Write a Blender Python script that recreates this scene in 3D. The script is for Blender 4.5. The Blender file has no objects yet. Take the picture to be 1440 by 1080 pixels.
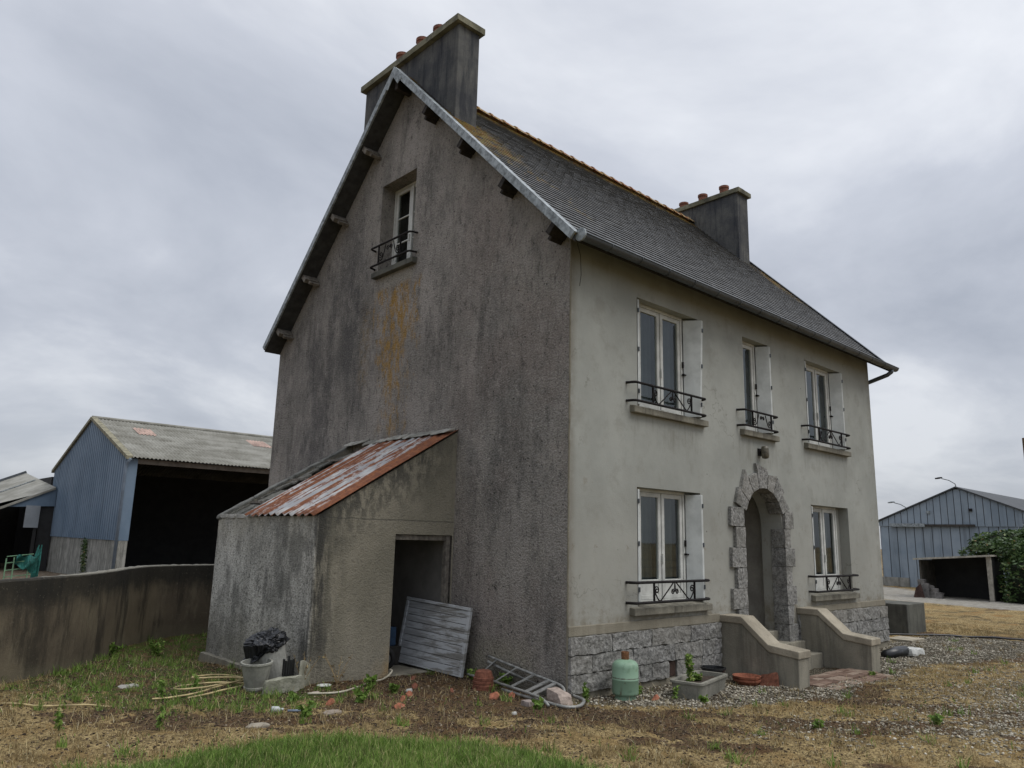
import bpy, bmesh, math, random
import numpy as np
from mathutils import Vector, Matrix, noise as mnoise
random.seed(7); rng = np.random.default_rng(11)
S = bpy.context.scene
COL = S.collection
PI = math.pi

# ------------------------------------------------------------------ camera
CAMP = Vector((-6.79034638, -6.28655701, 1.82))
Fv = Vector((0.66474215, 0.7196936, 0.20039711)); Rv = Vector((0.73092178, -0.68201142, 0.02477448)); Uv = Vector((-0.15450315, -0.13000598, 0.97940146))
cam = bpy.data.cameras.new('camera'); camo = bpy.data.objects.new('camera', cam); COL.objects.link(camo)
M = Matrix((Rv, Uv, -Fv)).transposed().to_4x4(); M.translation = CAMP
camo.matrix_world = M
cam.sensor_width = 36; cam.lens = 1057.69 / 1440 * 36; cam.clip_start = .05; cam.clip_end = 3000
S.camera = camo
S.render.resolution_x = 1024; S.render.resolution_y = 768
S.view_settings.view_transform = 'Standard'; S.view_settings.look = 'None'; S.view_settings.gamma = 1
S.view_settings.exposure = 0.88

# ------------------------------------------------------------------ world: overcast sky over a Nishita base
SUN_EL, SUN_AZ = math.radians(56), math.radians(-62)      # azimuth measured from +X
w = bpy.data.worlds.new("World"); S.world = w; w.use_nodes = True
nt = w.node_tree; nt.nodes.clear()
def wn(t, **k):
    n = nt.nodes.new(t)
    for a, b in k.items(): setattr(n, a, b)
    return n
out = wn('ShaderNodeOutputWorld'); bg = wn('ShaderNodeBackground'); bg.inputs[1].default_value = 0.1
sky = wn('ShaderNodeTexSky', sky_type='NISHITA'); sky.sun_disc = False; sky.sun_elevation = SUN_EL; sky.sun_rotation = math.radians(90) - SUN_AZ
tc = wn('ShaderNodeTexCoord'); sep = wn('ShaderNodeSeparateXYZ'); nt.links.new(tc.outputs['Generated'], sep.inputs[0])
def wm(op, a, b=None, c=None):
    n = wn('ShaderNodeMath', operation=op)
    for i, v in enumerate((a, b, c)):
        if v is None: continue
        if isinstance(v, (int, float)): n.inputs[i].default_value = v
        else: nt.links.new(v, n.inputs[i])
    return n.outputs[0]
zc = wm('MAXIMUM', sep.outputs[2], 0.0)
den = wm('ADD', zc, 0.30)
cx_ = wm('DIVIDE', sep.outputs[0], den); cy_ = wm('DIVIDE', sep.outputs[1], den)
comb = wn('ShaderNodeCombineXYZ'); nt.links.new(cx_, comb.inputs[0]); nt.links.new(cy_, comb.inputs[1])
n1 = wn('ShaderNodeTexNoise'); n1.inputs['Scale'].default_value = 1.15; n1.inputs['Detail'].default_value = 7; n1.inputs['Roughness'].default_value = .56; n1.inputs['Distortion'].default_value = .35
mp = wn('ShaderNodeMapping'); mp.inputs['Location'].default_value = (5.3, 1.9, 0); nt.links.new(comb.outputs[0], mp.inputs[0]); nt.links.new(mp.outputs[0], n1.inputs['Vector'])
rp = wn('ShaderNodeValToRGB'); nt.links.new(n1.outputs[0], rp.inputs[0])
e = rp.color_ramp.elements
e[0].position = .32; e[0].color = (2.5, 2.68, 3.08, 1); e[1].position = .66; e[1].color = (4.75, 4.88, 5.15, 1)
m_ = rp.color_ramp.elements.new(.5); m_.color = (3.35, 3.52, 3.92, 1)
# overcast: the zenith (above the view) is brighter than the horizon
zb = wn('ShaderNodeMapRange'); zb.inputs['From Min'].default_value = .62; zb.inputs['From Max'].default_value = .95; zb.inputs['To Min'].default_value = 1.0; zb.inputs['To Max'].default_value = 2.3
nt.links.new(sep.outputs[2], zb.inputs[0])
zh = wn('ShaderNodeMapRange'); zh.inputs['From Min'].default_value = 0.0; zh.inputs['From Max'].default_value = .42; zh.inputs['To Min'].default_value = .74; zh.inputs['To Max'].default_value = 1.0
nt.links.new(sep.outputs[2], zh.inputs[0]); zz_w = wm('MULTIPLY', zb.outputs[0], zh.outputs[0])
vm = wn('ShaderNodeVectorMath', operation='SCALE'); nt.links.new(rp.outputs[0], vm.inputs[0]); nt.links.new(zz_w, vm.inputs['Scale'])
mx = wn('ShaderNodeMix', data_type='RGBA'); mx.inputs[0].default_value = .94
nt.links.new(sky.outputs[0], mx.inputs['A']); nt.links.new(vm.outputs[0], mx.inputs['B'])
nt.links.new(mx.outputs['Result'], bg.inputs[0]); nt.links.new(bg.outputs[0], out.inputs[0])
sl = bpy.data.lights.new('sun', 'SUN'); sl.energy = 0.9; sl.angle = math.radians(35); sl.color = (1, .965, .91)
so = bpy.data.objects.new('sun', sl); COL.objects.link(so); so.location = (0, -10, 20)
sd = Vector((math.cos(SUN_EL) * math.cos(SUN_AZ), math.cos(SUN_EL) * math.sin(SUN_AZ), math.sin(SUN_EL)))
so.rotation_euler = (-sd).to_track_quat('-Z', 'Y').to_euler()

# ------------------------------------------------------------------ material toolkit
class Mt:
    def __init__(s, name, rough=.85, spec=.3, metal=0):
        s.m = bpy.data.materials.new(name); s.m.use_nodes = True; s.nt = s.m.node_tree
        s.b = s.nt.nodes['Principled BSDF']; s.o = s.nt.nodes['Material Output']
        s.b.inputs['Roughness'].default_value = rough; s.b.inputs['Specular IOR Level'].default_value = spec; s.b.inputs['Metallic'].default_value = metal
        s.geo = s.nt.nodes.new('ShaderNodeNewGeometry'); s.pos = s.geo.outputs['Position']
        sp = s.nt.nodes.new('ShaderNodeSeparateXYZ'); s.nt.links.new(s.pos, sp.inputs[0]); s.X, s.Y, s.Z = sp.outputs
    def put(s, sock, v):
        if isinstance(v, (int, float)):
            try: sock.default_value = v
            except Exception: sock.default_value = (v, v, v, 1)
        elif isinstance(v, (tuple, list)):
            sock.default_value = tuple(v) + ((1,) if len(sock.default_value) == 4 and len(v) == 3 else ())
        else: s.nt.links.new(v, sock)
    def attr(s, n):
        a = s.nt.nodes.new('ShaderNodeAttribute'); a.attribute_name = n; return a.outputs['Fac']
    def vec(s, sx=1, sy=1, sz=1, off=(0, 0, 0), src=None):
        m = s.nt.nodes.new('ShaderNodeMapping'); m.inputs['Scale'].default_value = (sx, sy, sz); m.inputs['Location'].default_value = off
        s.nt.links.new(src or s.pos, m.inputs[0]); return m.outputs[0]
    def noise(s, sc, det=4, ro=.55, v=None, dist=0):
        n = s.nt.nodes.new('ShaderNodeTexNoise'); n.inputs['Scale'].default_value = sc; n.inputs['Detail'].default_value = det; n.inputs['Roughness'].default_value = ro; n.inputs['Distortion'].default_value = dist
        s.nt.links.new(v or s.pos, n.inputs['Vector']); return n.outputs[0]
    def vor(s, sc, feat='F1', v=None, o='Distance'):
        n = s.nt.nodes.new('ShaderNodeTexVoronoi'); n.feature = feat; n.inputs['Scale'].default_value = sc
        s.nt.links.new(v or s.pos, n.inputs['Vector']); return n.outputs[o]
    def rng(s, v, a, b, c=0, d=1, smooth=True):
        n = s.nt.nodes.new('ShaderNodeMapRange'); n.interpolation_type = 'SMOOTHSTEP' if smooth else 'LINEAR'
        s.put(n.inputs[0], v)
        if a > b: a, b, c, d = b, a, d, c
        for i, q in enumerate((a, b, c, d)): n.inputs[i + 1].default_value = q
        return n.outputs[0]
    def math(s, op, a, b=None):
        n = s.nt.nodes.new('ShaderNodeMath'); n.operation = op; s.put(n.inputs[0], a)
        if b is not None: s.put(n.inputs[1], b)
        return n.outputs[0]
    def mul(s, *a):
        r = a[0]
        for b in a[1:]: r = s.math('MULTIPLY', r, b)
        return r
    def mix(s, f, a, b, blend='MIX'):
        n = s.nt.nodes.new('ShaderNodeMix'); n.data_type = 'RGBA'; n.blend_type = blend
        s.put(n.inputs[0], f); s.put(n.inputs['A'], a); s.put(n.inputs['B'], b); return n.outputs['Result']
    def ramp(s, f, *st):
        n = s.nt.nodes.new('ShaderNodeValToRGB'); s.nt.links.new(f, n.inputs[0]); el = n.color_ramp.elements
        while len(el) < len(st): el.new(.5)
        for q, (p, c) in zip(el, st): q.position = p; q.color = tuple(c) + (1,) if len(c) == 3 else c
        return n.outputs[0]
    def bump(s, h, dist=.01, st=1.0):
        n = s.nt.nodes.new('ShaderNodeBump'); n.inputs['Strength'].default_value = st; n.inputs['Distance'].default_value = dist
        s.nt.links.new(h, n.inputs['Height'])
        if s.b.inputs['Normal'].links: s.nt.links.new(s.b.inputs['Normal'].links[0].from_socket, n.inputs['Normal'])
        s.nt.links.new(n.outputs[0], s.b.inputs['Normal']); return s
    def col(s, c): s.put(s.b.inputs['Base Color'], c); return s
    def band(s, v, a, b, soft=.1):
        return s.mul(s.rng(v, a - soft, a + soft), s.rng(v, b - soft, b + soft, 1, 0))

def simple(name, c, rough=.8, var=.25, sc=8, bump=.0, metal=0, spec=.3, bsc=30):
    m = Mt(name, rough, spec, metal)
    d = tuple(x * (1 - var) for x in c); l = tuple(min(1, x * (1 + var)) for x in c)
    n = m.noise(sc, 6, .65); m.col(m.mix(m.rng(n, .3, .7), d, l))
    if bump: m.bump(m.noise(bsc, 4), bump)
    return m.m

# roughcast of the big gable
def mat_gable():
    m = Mt('gable roughcast', .95, .1)
    big = m.noise(.5, 4, .6); streak = m.noise(1, 7, .68, m.vec(2.6, 2.6, .55)); fst = m.noise(1, 6, .75, m.vec(13, 13, 4))
    fine = m.noise(30, 3, .8); mid = m.noise(6.5, 6, .78, m.vec(1, 1, .55)); grit = m.vor(42); sp2 = m.noise(17, 4, .8, m.vec(1, 1, .7, (3, 1, 7)))
    c = m.mix(m.rng(big, .33, .68), (.205, .192, .174), (.33, .305, .278))
    c = m.mix(m.mul(m.rng(m.noise(.9, 5, .68, m.vec(1, 1, .6, (6, 6, 6))), .46, .56), .45), c, (.135, .128, .12))
    c = m.mix(m.mul(m.rng(streak, .49, .66), .60), c, (.095, .09, .084))
    pt = m.noise(.75, 3, .5, m.vec(1, 1, .8, (4, 4, 1)))
    c = m.mix(m.mul(m.rng(pt, .53, .62), .5), c, (.32, .295, .262))
    c = m.mix(m.mul(m.rng(streak, .48, .32), .40), c, (.30, .28, .255))
    c = m.mix(m.mul(m.rng(m.Y, 3.4, 1.2), m.rng(m.noise(.8, 3), .42, .6), .4), c, (.215, .175, .155))
    c = m.mix(m.mul(m.rng(mid, .53, .66), .62), c, (.075, .071, .068))
    c = m.mix(m.mul(m.rng(mid, .47, .34), .62), c, (.31, .285, .26))
    a = m.mul(m.band(m.Y, 4.7, 7.3, .5), m.band(m.Z, 2.4, 6.9, .8), m.rng(m.noise(.9, 5, .7, m.vec(1, 1.3, .6)), .40, .62))
    c = m.mix(m.mul(a, .66), c, (.052, .053, .056))
    rk = m.math('SUBTRACT', m.math('ADD', 5.78, m.mul(m.math('MINIMUM', m.Y, m.math('SUBTRACT', 7.87, m.Y)), 1.009)), m.Z)
    c = m.mix(m.mul(m.rng(m.math('ADD', rk, m.mul(m.noise(2.5, 4), .45)), .66, .36), .85), c, (.27, .255, .232))
    edge = m.math('ADD', m.rng(m.Z, 6.1, 3.7, .60, .36), m.math('ADD', m.mul(m.math('SUBTRACT', m.noise(1, 5, .7, m.vec(2, 2, .9)), .5), 1.9), m.mul(m.math('SUBTRACT', m.noise(1, 5, .8, m.vec(11, 11, 5)), .5), 1.2)))
    dy = m.math('ABSOLUTE', m.math('SUBTRACT', m.Y, m.math('ADD', 4.0, m.mul(m.math('SUBTRACT', m.noise(.7, 2), .5), .4))))
    o = m.mul(m.rng(m.math('SUBTRACT', edge, dy), -.05, .34), m.band(m.math('ADD', m.Z, m.mul(m.math('SUBTRACT', m.noise(5, 5, .8), .5), .7)), 3.4, 5.95, .12), m.rng(m.noise(8, 6, .8, m.vec(1, 1, .45)), .40, .57), m.rng(m.Z, 2.4, 5.9, .7, 1))
    c = m.mix(m.mul(o, .95), c, (.31, .185, .05))
    o2 = m.mul(m.band(m.Y, 4.75, 5.05, .12), m.band(m.Z, 4.3, 5.8, .3), m.rng(m.noise(8, 6, .8), .42, .6))
    c = m.mix(m.mul(o2, .5), c, (.20, .135, .055))
    c = m.mix(m.mul(m.band(m.Y, 3.55, 4.55, .08), m.rng(m.math('ADD', m.Z, m.mul(m.noise(6, 4), .25)), 6.08, 6.2), m.rng(m.Z, 6.24, 6.22)), c, (.30, .28, .24))
    c = m.mix(m.mul(m.band(m.Y, .6, 2.1, .25), m.band(m.Z, -.2, .5, .25), m.rng(m.noise(3, 4), .3, .55), .8), c, (.26, .24, .18))
    c = m.mix(m.mul(m.band(m.Y, 1.3, 3.2, .35), m.band(m.Z, 1.7, 3.3, .5), m.rng(m.noise(4, 5, .75, m.vec(1, 1, .6)), .47, .62), .6), c, (.35, .32, .285))
    c = m.mix(m.mul(m.rng(fst, .54, .68), .5), c, (.05, .048, .046))
    c = m.mix(m.mul(m.rng(sp2, .54, .66), m.rng(m.noise(1.1, 4), .4, .6, .15, .7)), c, (.05, .048, .046))
    c = m.mix(m.mul(m.rng(fine, .54, .64), .42), c, (.05, .046, .042))
    c = m.mix(m.mul(m.rng(fine, .46, .36), .32), c, (.38, .35, .31))
    wsp = m.noise(1, 6, .8, m.vec(5, 5, 2.4, (9, 2, 4)))
    c = m.mix(m.mul(m.rng(wsp, .57, .66), .5), c, (.33, .305, .28))
    c = m.mix(m.mul(m.rng(m.math('ADD', m.Z, m.mul(m.math('SUBTRACT', m.noise(3, 5, .75), .5), .9)), .30, .02), .6), c, (.075, .07, .05))
    fl = m.vor(19, v=m.vec(1, 1, .45)); fl2 = m.vor(15, v=m.vec(1, 1, .4, (3, 5, 1)))
    c = m.mix(m.mul(m.rng(fl, .17, .09), m.rng(m.noise(2.5, 3), .44, .56), .75), c, (.035, .033, .031))
    c = m.mix(m.mul(m.rng(fl2, .16, .08), m.rng(m.noise(2.1, 3, .5, m.vec(1, 1, 1, (2, 2, 9))), .44, .56), .6), c, (.42, .39, .35))
    holes = m.mul(m.rng(m.vor(8.5), .13, .06), m.rng(m.noise(1.3, 2), .42, .52))
    c = m.mix(m.mul(holes, .85), c, (.02, .02, .02))
    m.col(c); m.bump(m.math('SUBTRACT', m.math('ADD', m.mul(grit, -.6), m.mul(fine, 1.1)), m.mul(holes, 1.2)), .02, .9).bump(m.noise(5, 3), .03, .5)
    return m.m
def mat_facade():
    m = Mt('painted render', .9, .2)
    c = m.mix(m.rng(m.noise(.7, 5, .6), .35, .65), (.27, .277, .252), (.335, .342, .312))
    c = m.mix(m.mul(m.rng(m.noise(2.6, 6, .7), .5, .68), .4), c, (.20, .195, .166))
    # warmer and dirtier storey at the ground
    c = m.mix(m.mul(m.rng(m.Z, 3.0, 1.2), .38), c, (.305, .288, .245))
    st = m.noise(1, 6, .7, m.vec(5, 5, .5))
    c = m.mix(m.mul(m.rng(st, .54, .74), m.rng(m.Z, 5.75, 4.6, 1, .2), .3), c, (.17, .165, .14))
    c = m.mix(m.mul(m.rng(m.Z, 5.2, 5.7), m.rng(m.noise(1.5, 4), .3, .6), .5), c, (.20, .20, .17))
    c = m.mix(m.mul(m.rng(m.noise(5, 6, .7), .60, .70), m.rng(m.Z, 3.2, 2.0, .12, .5)), c, (.17, .13, .085))
    # runs beneath the window sills and edge grime at the corner
    for a, b in ((1.19, 2.97), (3.92, 5.2), (6.1, 7.98)):
        for z in (3.52, .89):
            c = m.mix(m.mul(m.band(m.X, a, b, .06), m.band(m.Z, z - .42, z, .08), m.rng(m.noise(1, 5, .7, m.vec(9, 9, 1.4)), .48, .7), .4), c, (.15, .14, .115))
    c = m.mix(m.mul(m.rng(m.X, .16, .02), m.rng(m.noise(2, 5, .7), .3, .55), .6), c, (.16, .14, .11))
    c = m.mix(m.mul(m.rng(m.X, 9.0, 9.25), m.rng(m.noise(2, 5, .7), .4, .6), .5), c, (.16, .15, .12))
    c = m.mix(m.mul(m.rng(m.Z, .95, .83), m.rng(m.noise(4, 5, .7), .38, .6), .6), c, (.17, .145, .10))
    c = m.mix(m.mul(m.rng(m.vor(2.3), .035, .02), .8), c, (.06, .05, .045))
    wv = m.nt.nodes.new('ShaderNodeVectorMath'); wv.operation = 'ADD'; m.nt.links.new(m.pos, wv.inputs[0]); nz = m.nt.nodes.new('ShaderNodeTexNoise'); nz.inputs['Scale'].default_value = 3; nz.inputs['Detail'].default_value = 5; m.nt.links.new(m.pos, nz.inputs[0]); m.nt.links.new(nz.outputs['Color'], wv.inputs[1])
    ck = m.mul(m.rng(m.vor(.55, 'DISTANCE_TO_EDGE', wv.outputs[0]), .006, .002), m.rng(m.noise(.8, 3, .5, m.vec(1, 1, 1, (7, 0, 3))), .55, .62), .4)
    c = m.mix(ck, c, (.12, .11, .09))
    c = m.mix(m.mul(m.rng(m.Z, 1.5, .8), m.rng(m.noise(9, 5, .75), .5, .64), .45), c, (.16, .13, .09))
    m.col(c); m.bump(m.noise(60, 4, .6), .004, .6).bump(m.noise(3, 4), .015, .5)
    return m.m
def mat_leanto():
    m = Mt('stained cement render', .95, .15)
    st = m.noise(1, 5, .6, m.vec(2.0, 2.0, .7)); fst = m.noise(1, 6, .75, m.vec(9, 9, 4)); fine = m.noise(32, 3, .8); grit = m.vor(45)
    c = m.mix(m.rng(m.noise(1, 4), .35, .65), (.205, .19, .148), (.275, .252, .198))
    front = m.rng(m.X, -2.10, -2.14)                                  # the side that takes the weather
    gr = m.mix(m.rng(st, .34, .64), (.55, .53, .475), (.32, .31, .275))
    gr = m.mix(m.mul(m.rng(fst, .52, .68), .5), gr, (.08, .08, .076))
    for yy_, ww_ in ((2.9, .05), (3.35, .035), (4.3, .06)):
        gr = m.mix(m.mul(m.rng(m.math('ABSOLUTE', m.math('SUBTRACT', m.Y, m.math('ADD', yy_, m.mul(m.noise(1.2, 4), .15)))), ww_ + .05, ww_ * .3), m.rng(m.noise(2.2, 4), .35, .6), .65), gr, (.07, .07, .065))
    gr = m.mix(m.mul(m.rng(m.noise(7, 6, .8), .52, .66), .6), gr, (.09, .088, .08))
    gr = m.mix(m.mul(m.rng(fine, .52, .63), .75), gr, (.05, .05, .047))
    gr = m.mix(m.mul(m.rng(fine, .46, .36), .55), gr, (.46, .45, .41))
    gr = m.mix(m.mul(m.rng(m.Z, 1.5, 1.95), m.rng(m.noise(2, 4), .35, .6), .6), gr, (.36, .34, .28))
    gr = m.mix(m.mul(m.rng(m.noise(1.3, 5, .65, m.vec(1, 1, .7, (0, 7, 2))), .5, .62), .6), gr, (.10, .098, .088))
    gr = m.mix(m.mul(m.rng(m.Z, .9, .1), m.rng(m.noise(2, 5, .7), .4, .6), .5), gr, (.20, .19, .14))
    c = m.mix(m.mul(front, .95), c, gr)
    # dark drips from the eaves corner, and below the rake
    edge = m.mul(m.rng(m.math('ADD', m.X, m.mul(m.noise(2.2, 5), .5)), -1.35, -1.85), m.rng(m.X, -2.14, -2.11))
    edge2 = m.mul(front, m.rng(m.math('ADD', m.Y, m.mul(m.noise(1.5, 4), .5)), 2.85, 2.45))
    e = m.math('MAXIMUM', edge, edge2)
    c = m.mix(m.mul(e, m.rng(m.noise(1, 6, .7, m.vec(6, 6, 1)), .40, .58), m.rng(m.Z, -.1, .7, .35, 1), .88), c, (.038, .038, .036))
    rk = m.math('SUBTRACT', m.math('ADD', 3.304, m.mul(m.X, .595)), m.Z)
    c = m.mix(m.mul(m.rng(rk, .9, .05), m.rng(fst, .40, .58), m.rng(m.X, -.1, -.7, .45, 1), m.rng(m.X, -2.14, -2.11, .25, 1), .8), c, (.055, .055, .05))
    c = m.mix(m.mul(m.rng(m.noise(1, 5, .65, m.vec(3, 3, .3)), .5, .7), m.rng(m.X, -2, -1.9), .5), c, (.2, .185, .14))
    c = m.mix(m.mul(m.rng(m.Z, .55, .05), m.rng(m.noise(2, 4), .4, .6), m.rng(m.X, -1.3, -1.0), .7), c, (.36, .24, .10))
    c = m.mix(m.mul(m.rng(fine, .54, .66), .4), c, (.09, .085, .08))
    # hairline crack where the rake was built up
    ck = m.mul(m.rng(m.math('ABSOLUTE', m.math('SUBTRACT', m.Z, m.math('ADD', 2.0, m.mul(m.noise(6, 3), .03)))), .012, .003), m.rng(m.X, -2.14, -2.1))
    c = m.mix(m.mul(ck, .6), c, (.06, .06, .055))
    m.col(c); m.bump(m.math('ADD', m.mul(grit, -.5), fine), .014, .8).bump(m.noise(6, 3), .02, .5)
    return m.m
def mat_concrete(name, c0=(.26, .25, .21), c1=(.36, .345, .29), dark=(.09, .085, .07), da=.5, streak=True, g=1.0):
    m = Mt(name, .93, .15)
    c = m.mix(m.rng(m.noise(1.7, 5, .65), .35, .65), c0, c1)
    s = m.noise(1, 6, .7, m.vec(6, 6, .7) if streak else m.vec(3, 3, 3))
    c = m.mix(m.mul(m.rng(s, .46, .66), da), c, dark)
    c = m.mix(m.mul(m.rng(m.noise(45, 4, .7), .55, .68), .45 * g), c, dark)
    m.col(c); m.bump(m.noise(50, 5, .7), .008, .8).bump(m.noise(6, 4), .015, .5); return m.m
def mat_granite(name='granite', lo=(.095, .094, .09), hi=(.34, .335, .315)):
    m = Mt(name, .9, .25)
    t = m.attr('tint'); n = m.noise(24, 5, .78); s = m.vor(60)
    c = m.mix(m.rng(n, .34, .62), lo, hi)
    c = m.mix(m.mul(m.rng(m.noise(5, 4, .65), .45, .66), .45), c, (.13, .125, .115))
    c = m.mix(m.mul(m.rng(s, .25, .08), .4), c, (.05, .05, .05))
    c = m.mix(m.rng(t, 0, 1, 0, .5), c, (.25, .235, .20)); c = m.mix(m.rng(m.noise(2.2, 5, .7), .5, .66, 0, .45), c, (.10, .10, .085))
    m.col(c); m.bump(m.noise(26, 5, .75), .022, .9); return m.m
def mat_slate():
    m = Mt('slate', .55, .4)
    t = m.attr('tint')
    c = m.ramp(t, (0, (.055, .058, .062)), (.5, (.082, .085, .088)), (.85, (.108, .11, .11)), (1, (.145, .14, .135)))
    c = m.mix(m.mul(m.rng(m.noise(5, 5, .7), .48, .66), .55), c, (.105, .105, .102))
    c = m.mix(m.mul(m.rng(m.noise(30, 4, .7), .55, .7), .4), c, (.17, .165, .15))
    # lichen: along the ridge, round the chimneys and in patches over the near verge
    up = m.mul(m.rng(m.Z, 9.45, 9.8), m.rng(m.noise(3.5, 5, .7), .35, .55))
    n2 = m.mul(m.rng(m.X, 1.7, .6), m.band(m.Z, 6.2, 9.0, .5), m.rng(m.noise(2.6, 6, .72), .57, .66))
    ch = m.mul(m.rng(m.X, 1.0, .45), m.band(m.Z, 7.6, 8.65, .15), m.rng(m.noise(5, 5, .7), .38, .54))
    ch2 = m.mul(m.rng(m.X, 8.7, 9.1), m.band(m.Z, 7.3, 8.4, .2), m.rng(m.noise(4, 5, .7), .42, .56))
    ev = m.mul(m.rng(m.Z, 5.72, 5.6), m.rng(m.X, 1.0, .2), m.rng(m.noise(4, 5, .7), .4, .56))
    l = m.math('MAXIMUM', m.math('MAXIMUM', m.math('MAXIMUM', up, n2), m.math('MAXIMUM', ch, ch2)), ev)
    c = m.mix(m.mul(l, .85), c, m.mix(m.rng(m.noise(12, 3), .4, .6), (.30, .17, .05), (.30, .25, .07)))
    m.col(c); m.bump(m.noise(40, 4, .6), .004, .7); return m.m
def mat_corr_rust():
    m = Mt('rusty galvanised sheet', .6, .4)
    v = m.vec(.45, 8.0, .45)
    n = m.noise(1, 5, .6, v); n3 = m.noise(7, 5, .7)
    r = m.rng(m.math('ADD', m.mul(n, 1.0), m.mul(n3, .3)), .60, .67)
    r = m.math('MAXIMUM', r, m.mul(m.rng(m.Y, 2.46, 2.38), m.rng(n3, .3, .42, .75, 1)))
    zc = m.mix(m.rng(m.noise(3, 4), .4, .6), (.26, .265, .27), (.43, .43, .415))
    zc = m.mix(m.mul(m.rng(m.noise(9, 5, .7), .55, .68), .5), zc, (.33, .24, .17))
    rc = m.mix(m.rng(m.noise(14, 5, .7), .35, .65), (.235, .088, .036), (.13, .05, .028))
    m.col(m.mix(r, zc, rc)); m.put(m.b.inputs['Roughness'], m.rng(r, 0, 1, .5, .95)); m.bump(n3, .006, .5); return m.m
def mat_planks():
    m = Mt('weathered painted planks', .8, .3)
    n = m.noise(1, 6, .72, m.vec(3, 1.6, 16)); a = m.noise(3.2, 6, .7)
    c = m.mix(m.rng(m.noise(1, 5, .7, m.vec(5, 5, 45)), .35, .65), (.17, .165, .15), (.28, .275, .26))
    c = m.mix(m.mul(m.rng(n, .44, .54), m.rng(a, .30, .5)), c, (.44, .455, .465))
    c = m.mix(m.mul(m.rng(m.Y, 2.0, 2.9), .6), c, (.36, .39, .43))
    c = m.mix(m.mul(m.rng(m.noise(5, 5, .7), .64, .70), .7), c, (.06, .057, .053))
    m.col(c); m.bump(m.noise(1, 5, .7, m.vec(8, 8, 60)), .006, .7); return m.m
def mat_glass():
    m = Mt('window glass', .03)
    n = m.nt.nodes; tr = n.new('ShaderNodeBsdfTransparent'); tr.inputs[0].default_value = (.7, .74, .72, 1)
    gl = n.new('ShaderNodeBsdfGlossy'); gl.inputs['Roughness'].default_value = .02; gl.inputs[0].default_value = (.85, .9, .92, 1)
    dt = n.new('ShaderNodeVectorMath'); dt.operation = 'DOT_PRODUCT'; m.nt.links.new(m.geo.outputs['Incoming'], dt.inputs[0]); m.nt.links.new(m.geo.outputs['Normal'], dt.inputs[1]); sch = m.math('POWER', m.math('SUBTRACT', 1, m.math('ABSOLUTE', dt.outputs['Value'])), 5)
    mx = n.new('ShaderNodeMixShader'); f = m.math('ADD', m.mul(sch, .9), .085); m.nt.links.new(f, mx.inputs[0])
    m.nt.links.new(tr.outputs[0], mx.inputs[1]); m.nt.links.new(gl.outputs[0], mx.inputs[2]); m.nt.links.new(mx.outputs[0], m.o.inputs[0]); return m.m
def mat_tint(name, stops, rough=.8, sc=20, bump=0, trans=0):
    m = Mt(name, rough, .25); t = m.attr('tint'); c = m.ramp(t, *stops)
    c = m.mix(m.mul(m.rng(m.noise(sc, 4, .7), .4, .65), .3), c, tuple(x * .45 for x in stops[0][1]))
    m.col(c)
    if bump: m.bump(m.noise(sc * 2, 4), bump)
    if trans:
        n = m.nt.nodes; t2 = n.new('ShaderNodeBsdfTranslucent'); m.nt.links.new(c, t2.inputs[0]); mx = n.new('ShaderNodeMixShader'); mx.inputs[0].default_value = trans
        m.nt.links.new(m.b.outputs[0], mx.inputs[1]); m.nt.links.new(t2.outputs[0], mx.inputs[2]); m.nt.links.new(mx.outputs[0], m.o.inputs[0])
    return m.m
def mat_clad(name, a, b, dark):
    m = Mt(name, .55, .4)
    c = m.mix(m.rng(m.noise(.5, 5, .6), .35, .65), a, b)
    c = m.mix(m.mul(m.rng(m.noise(1, 5, .7, m.vec(3, 3, .25)), .5, .72), .4), c, dark)
    c = m.mix(m.rng(m.attr('tint'), 0, 1), c, dark)
    m.col(c); return m.m
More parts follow.
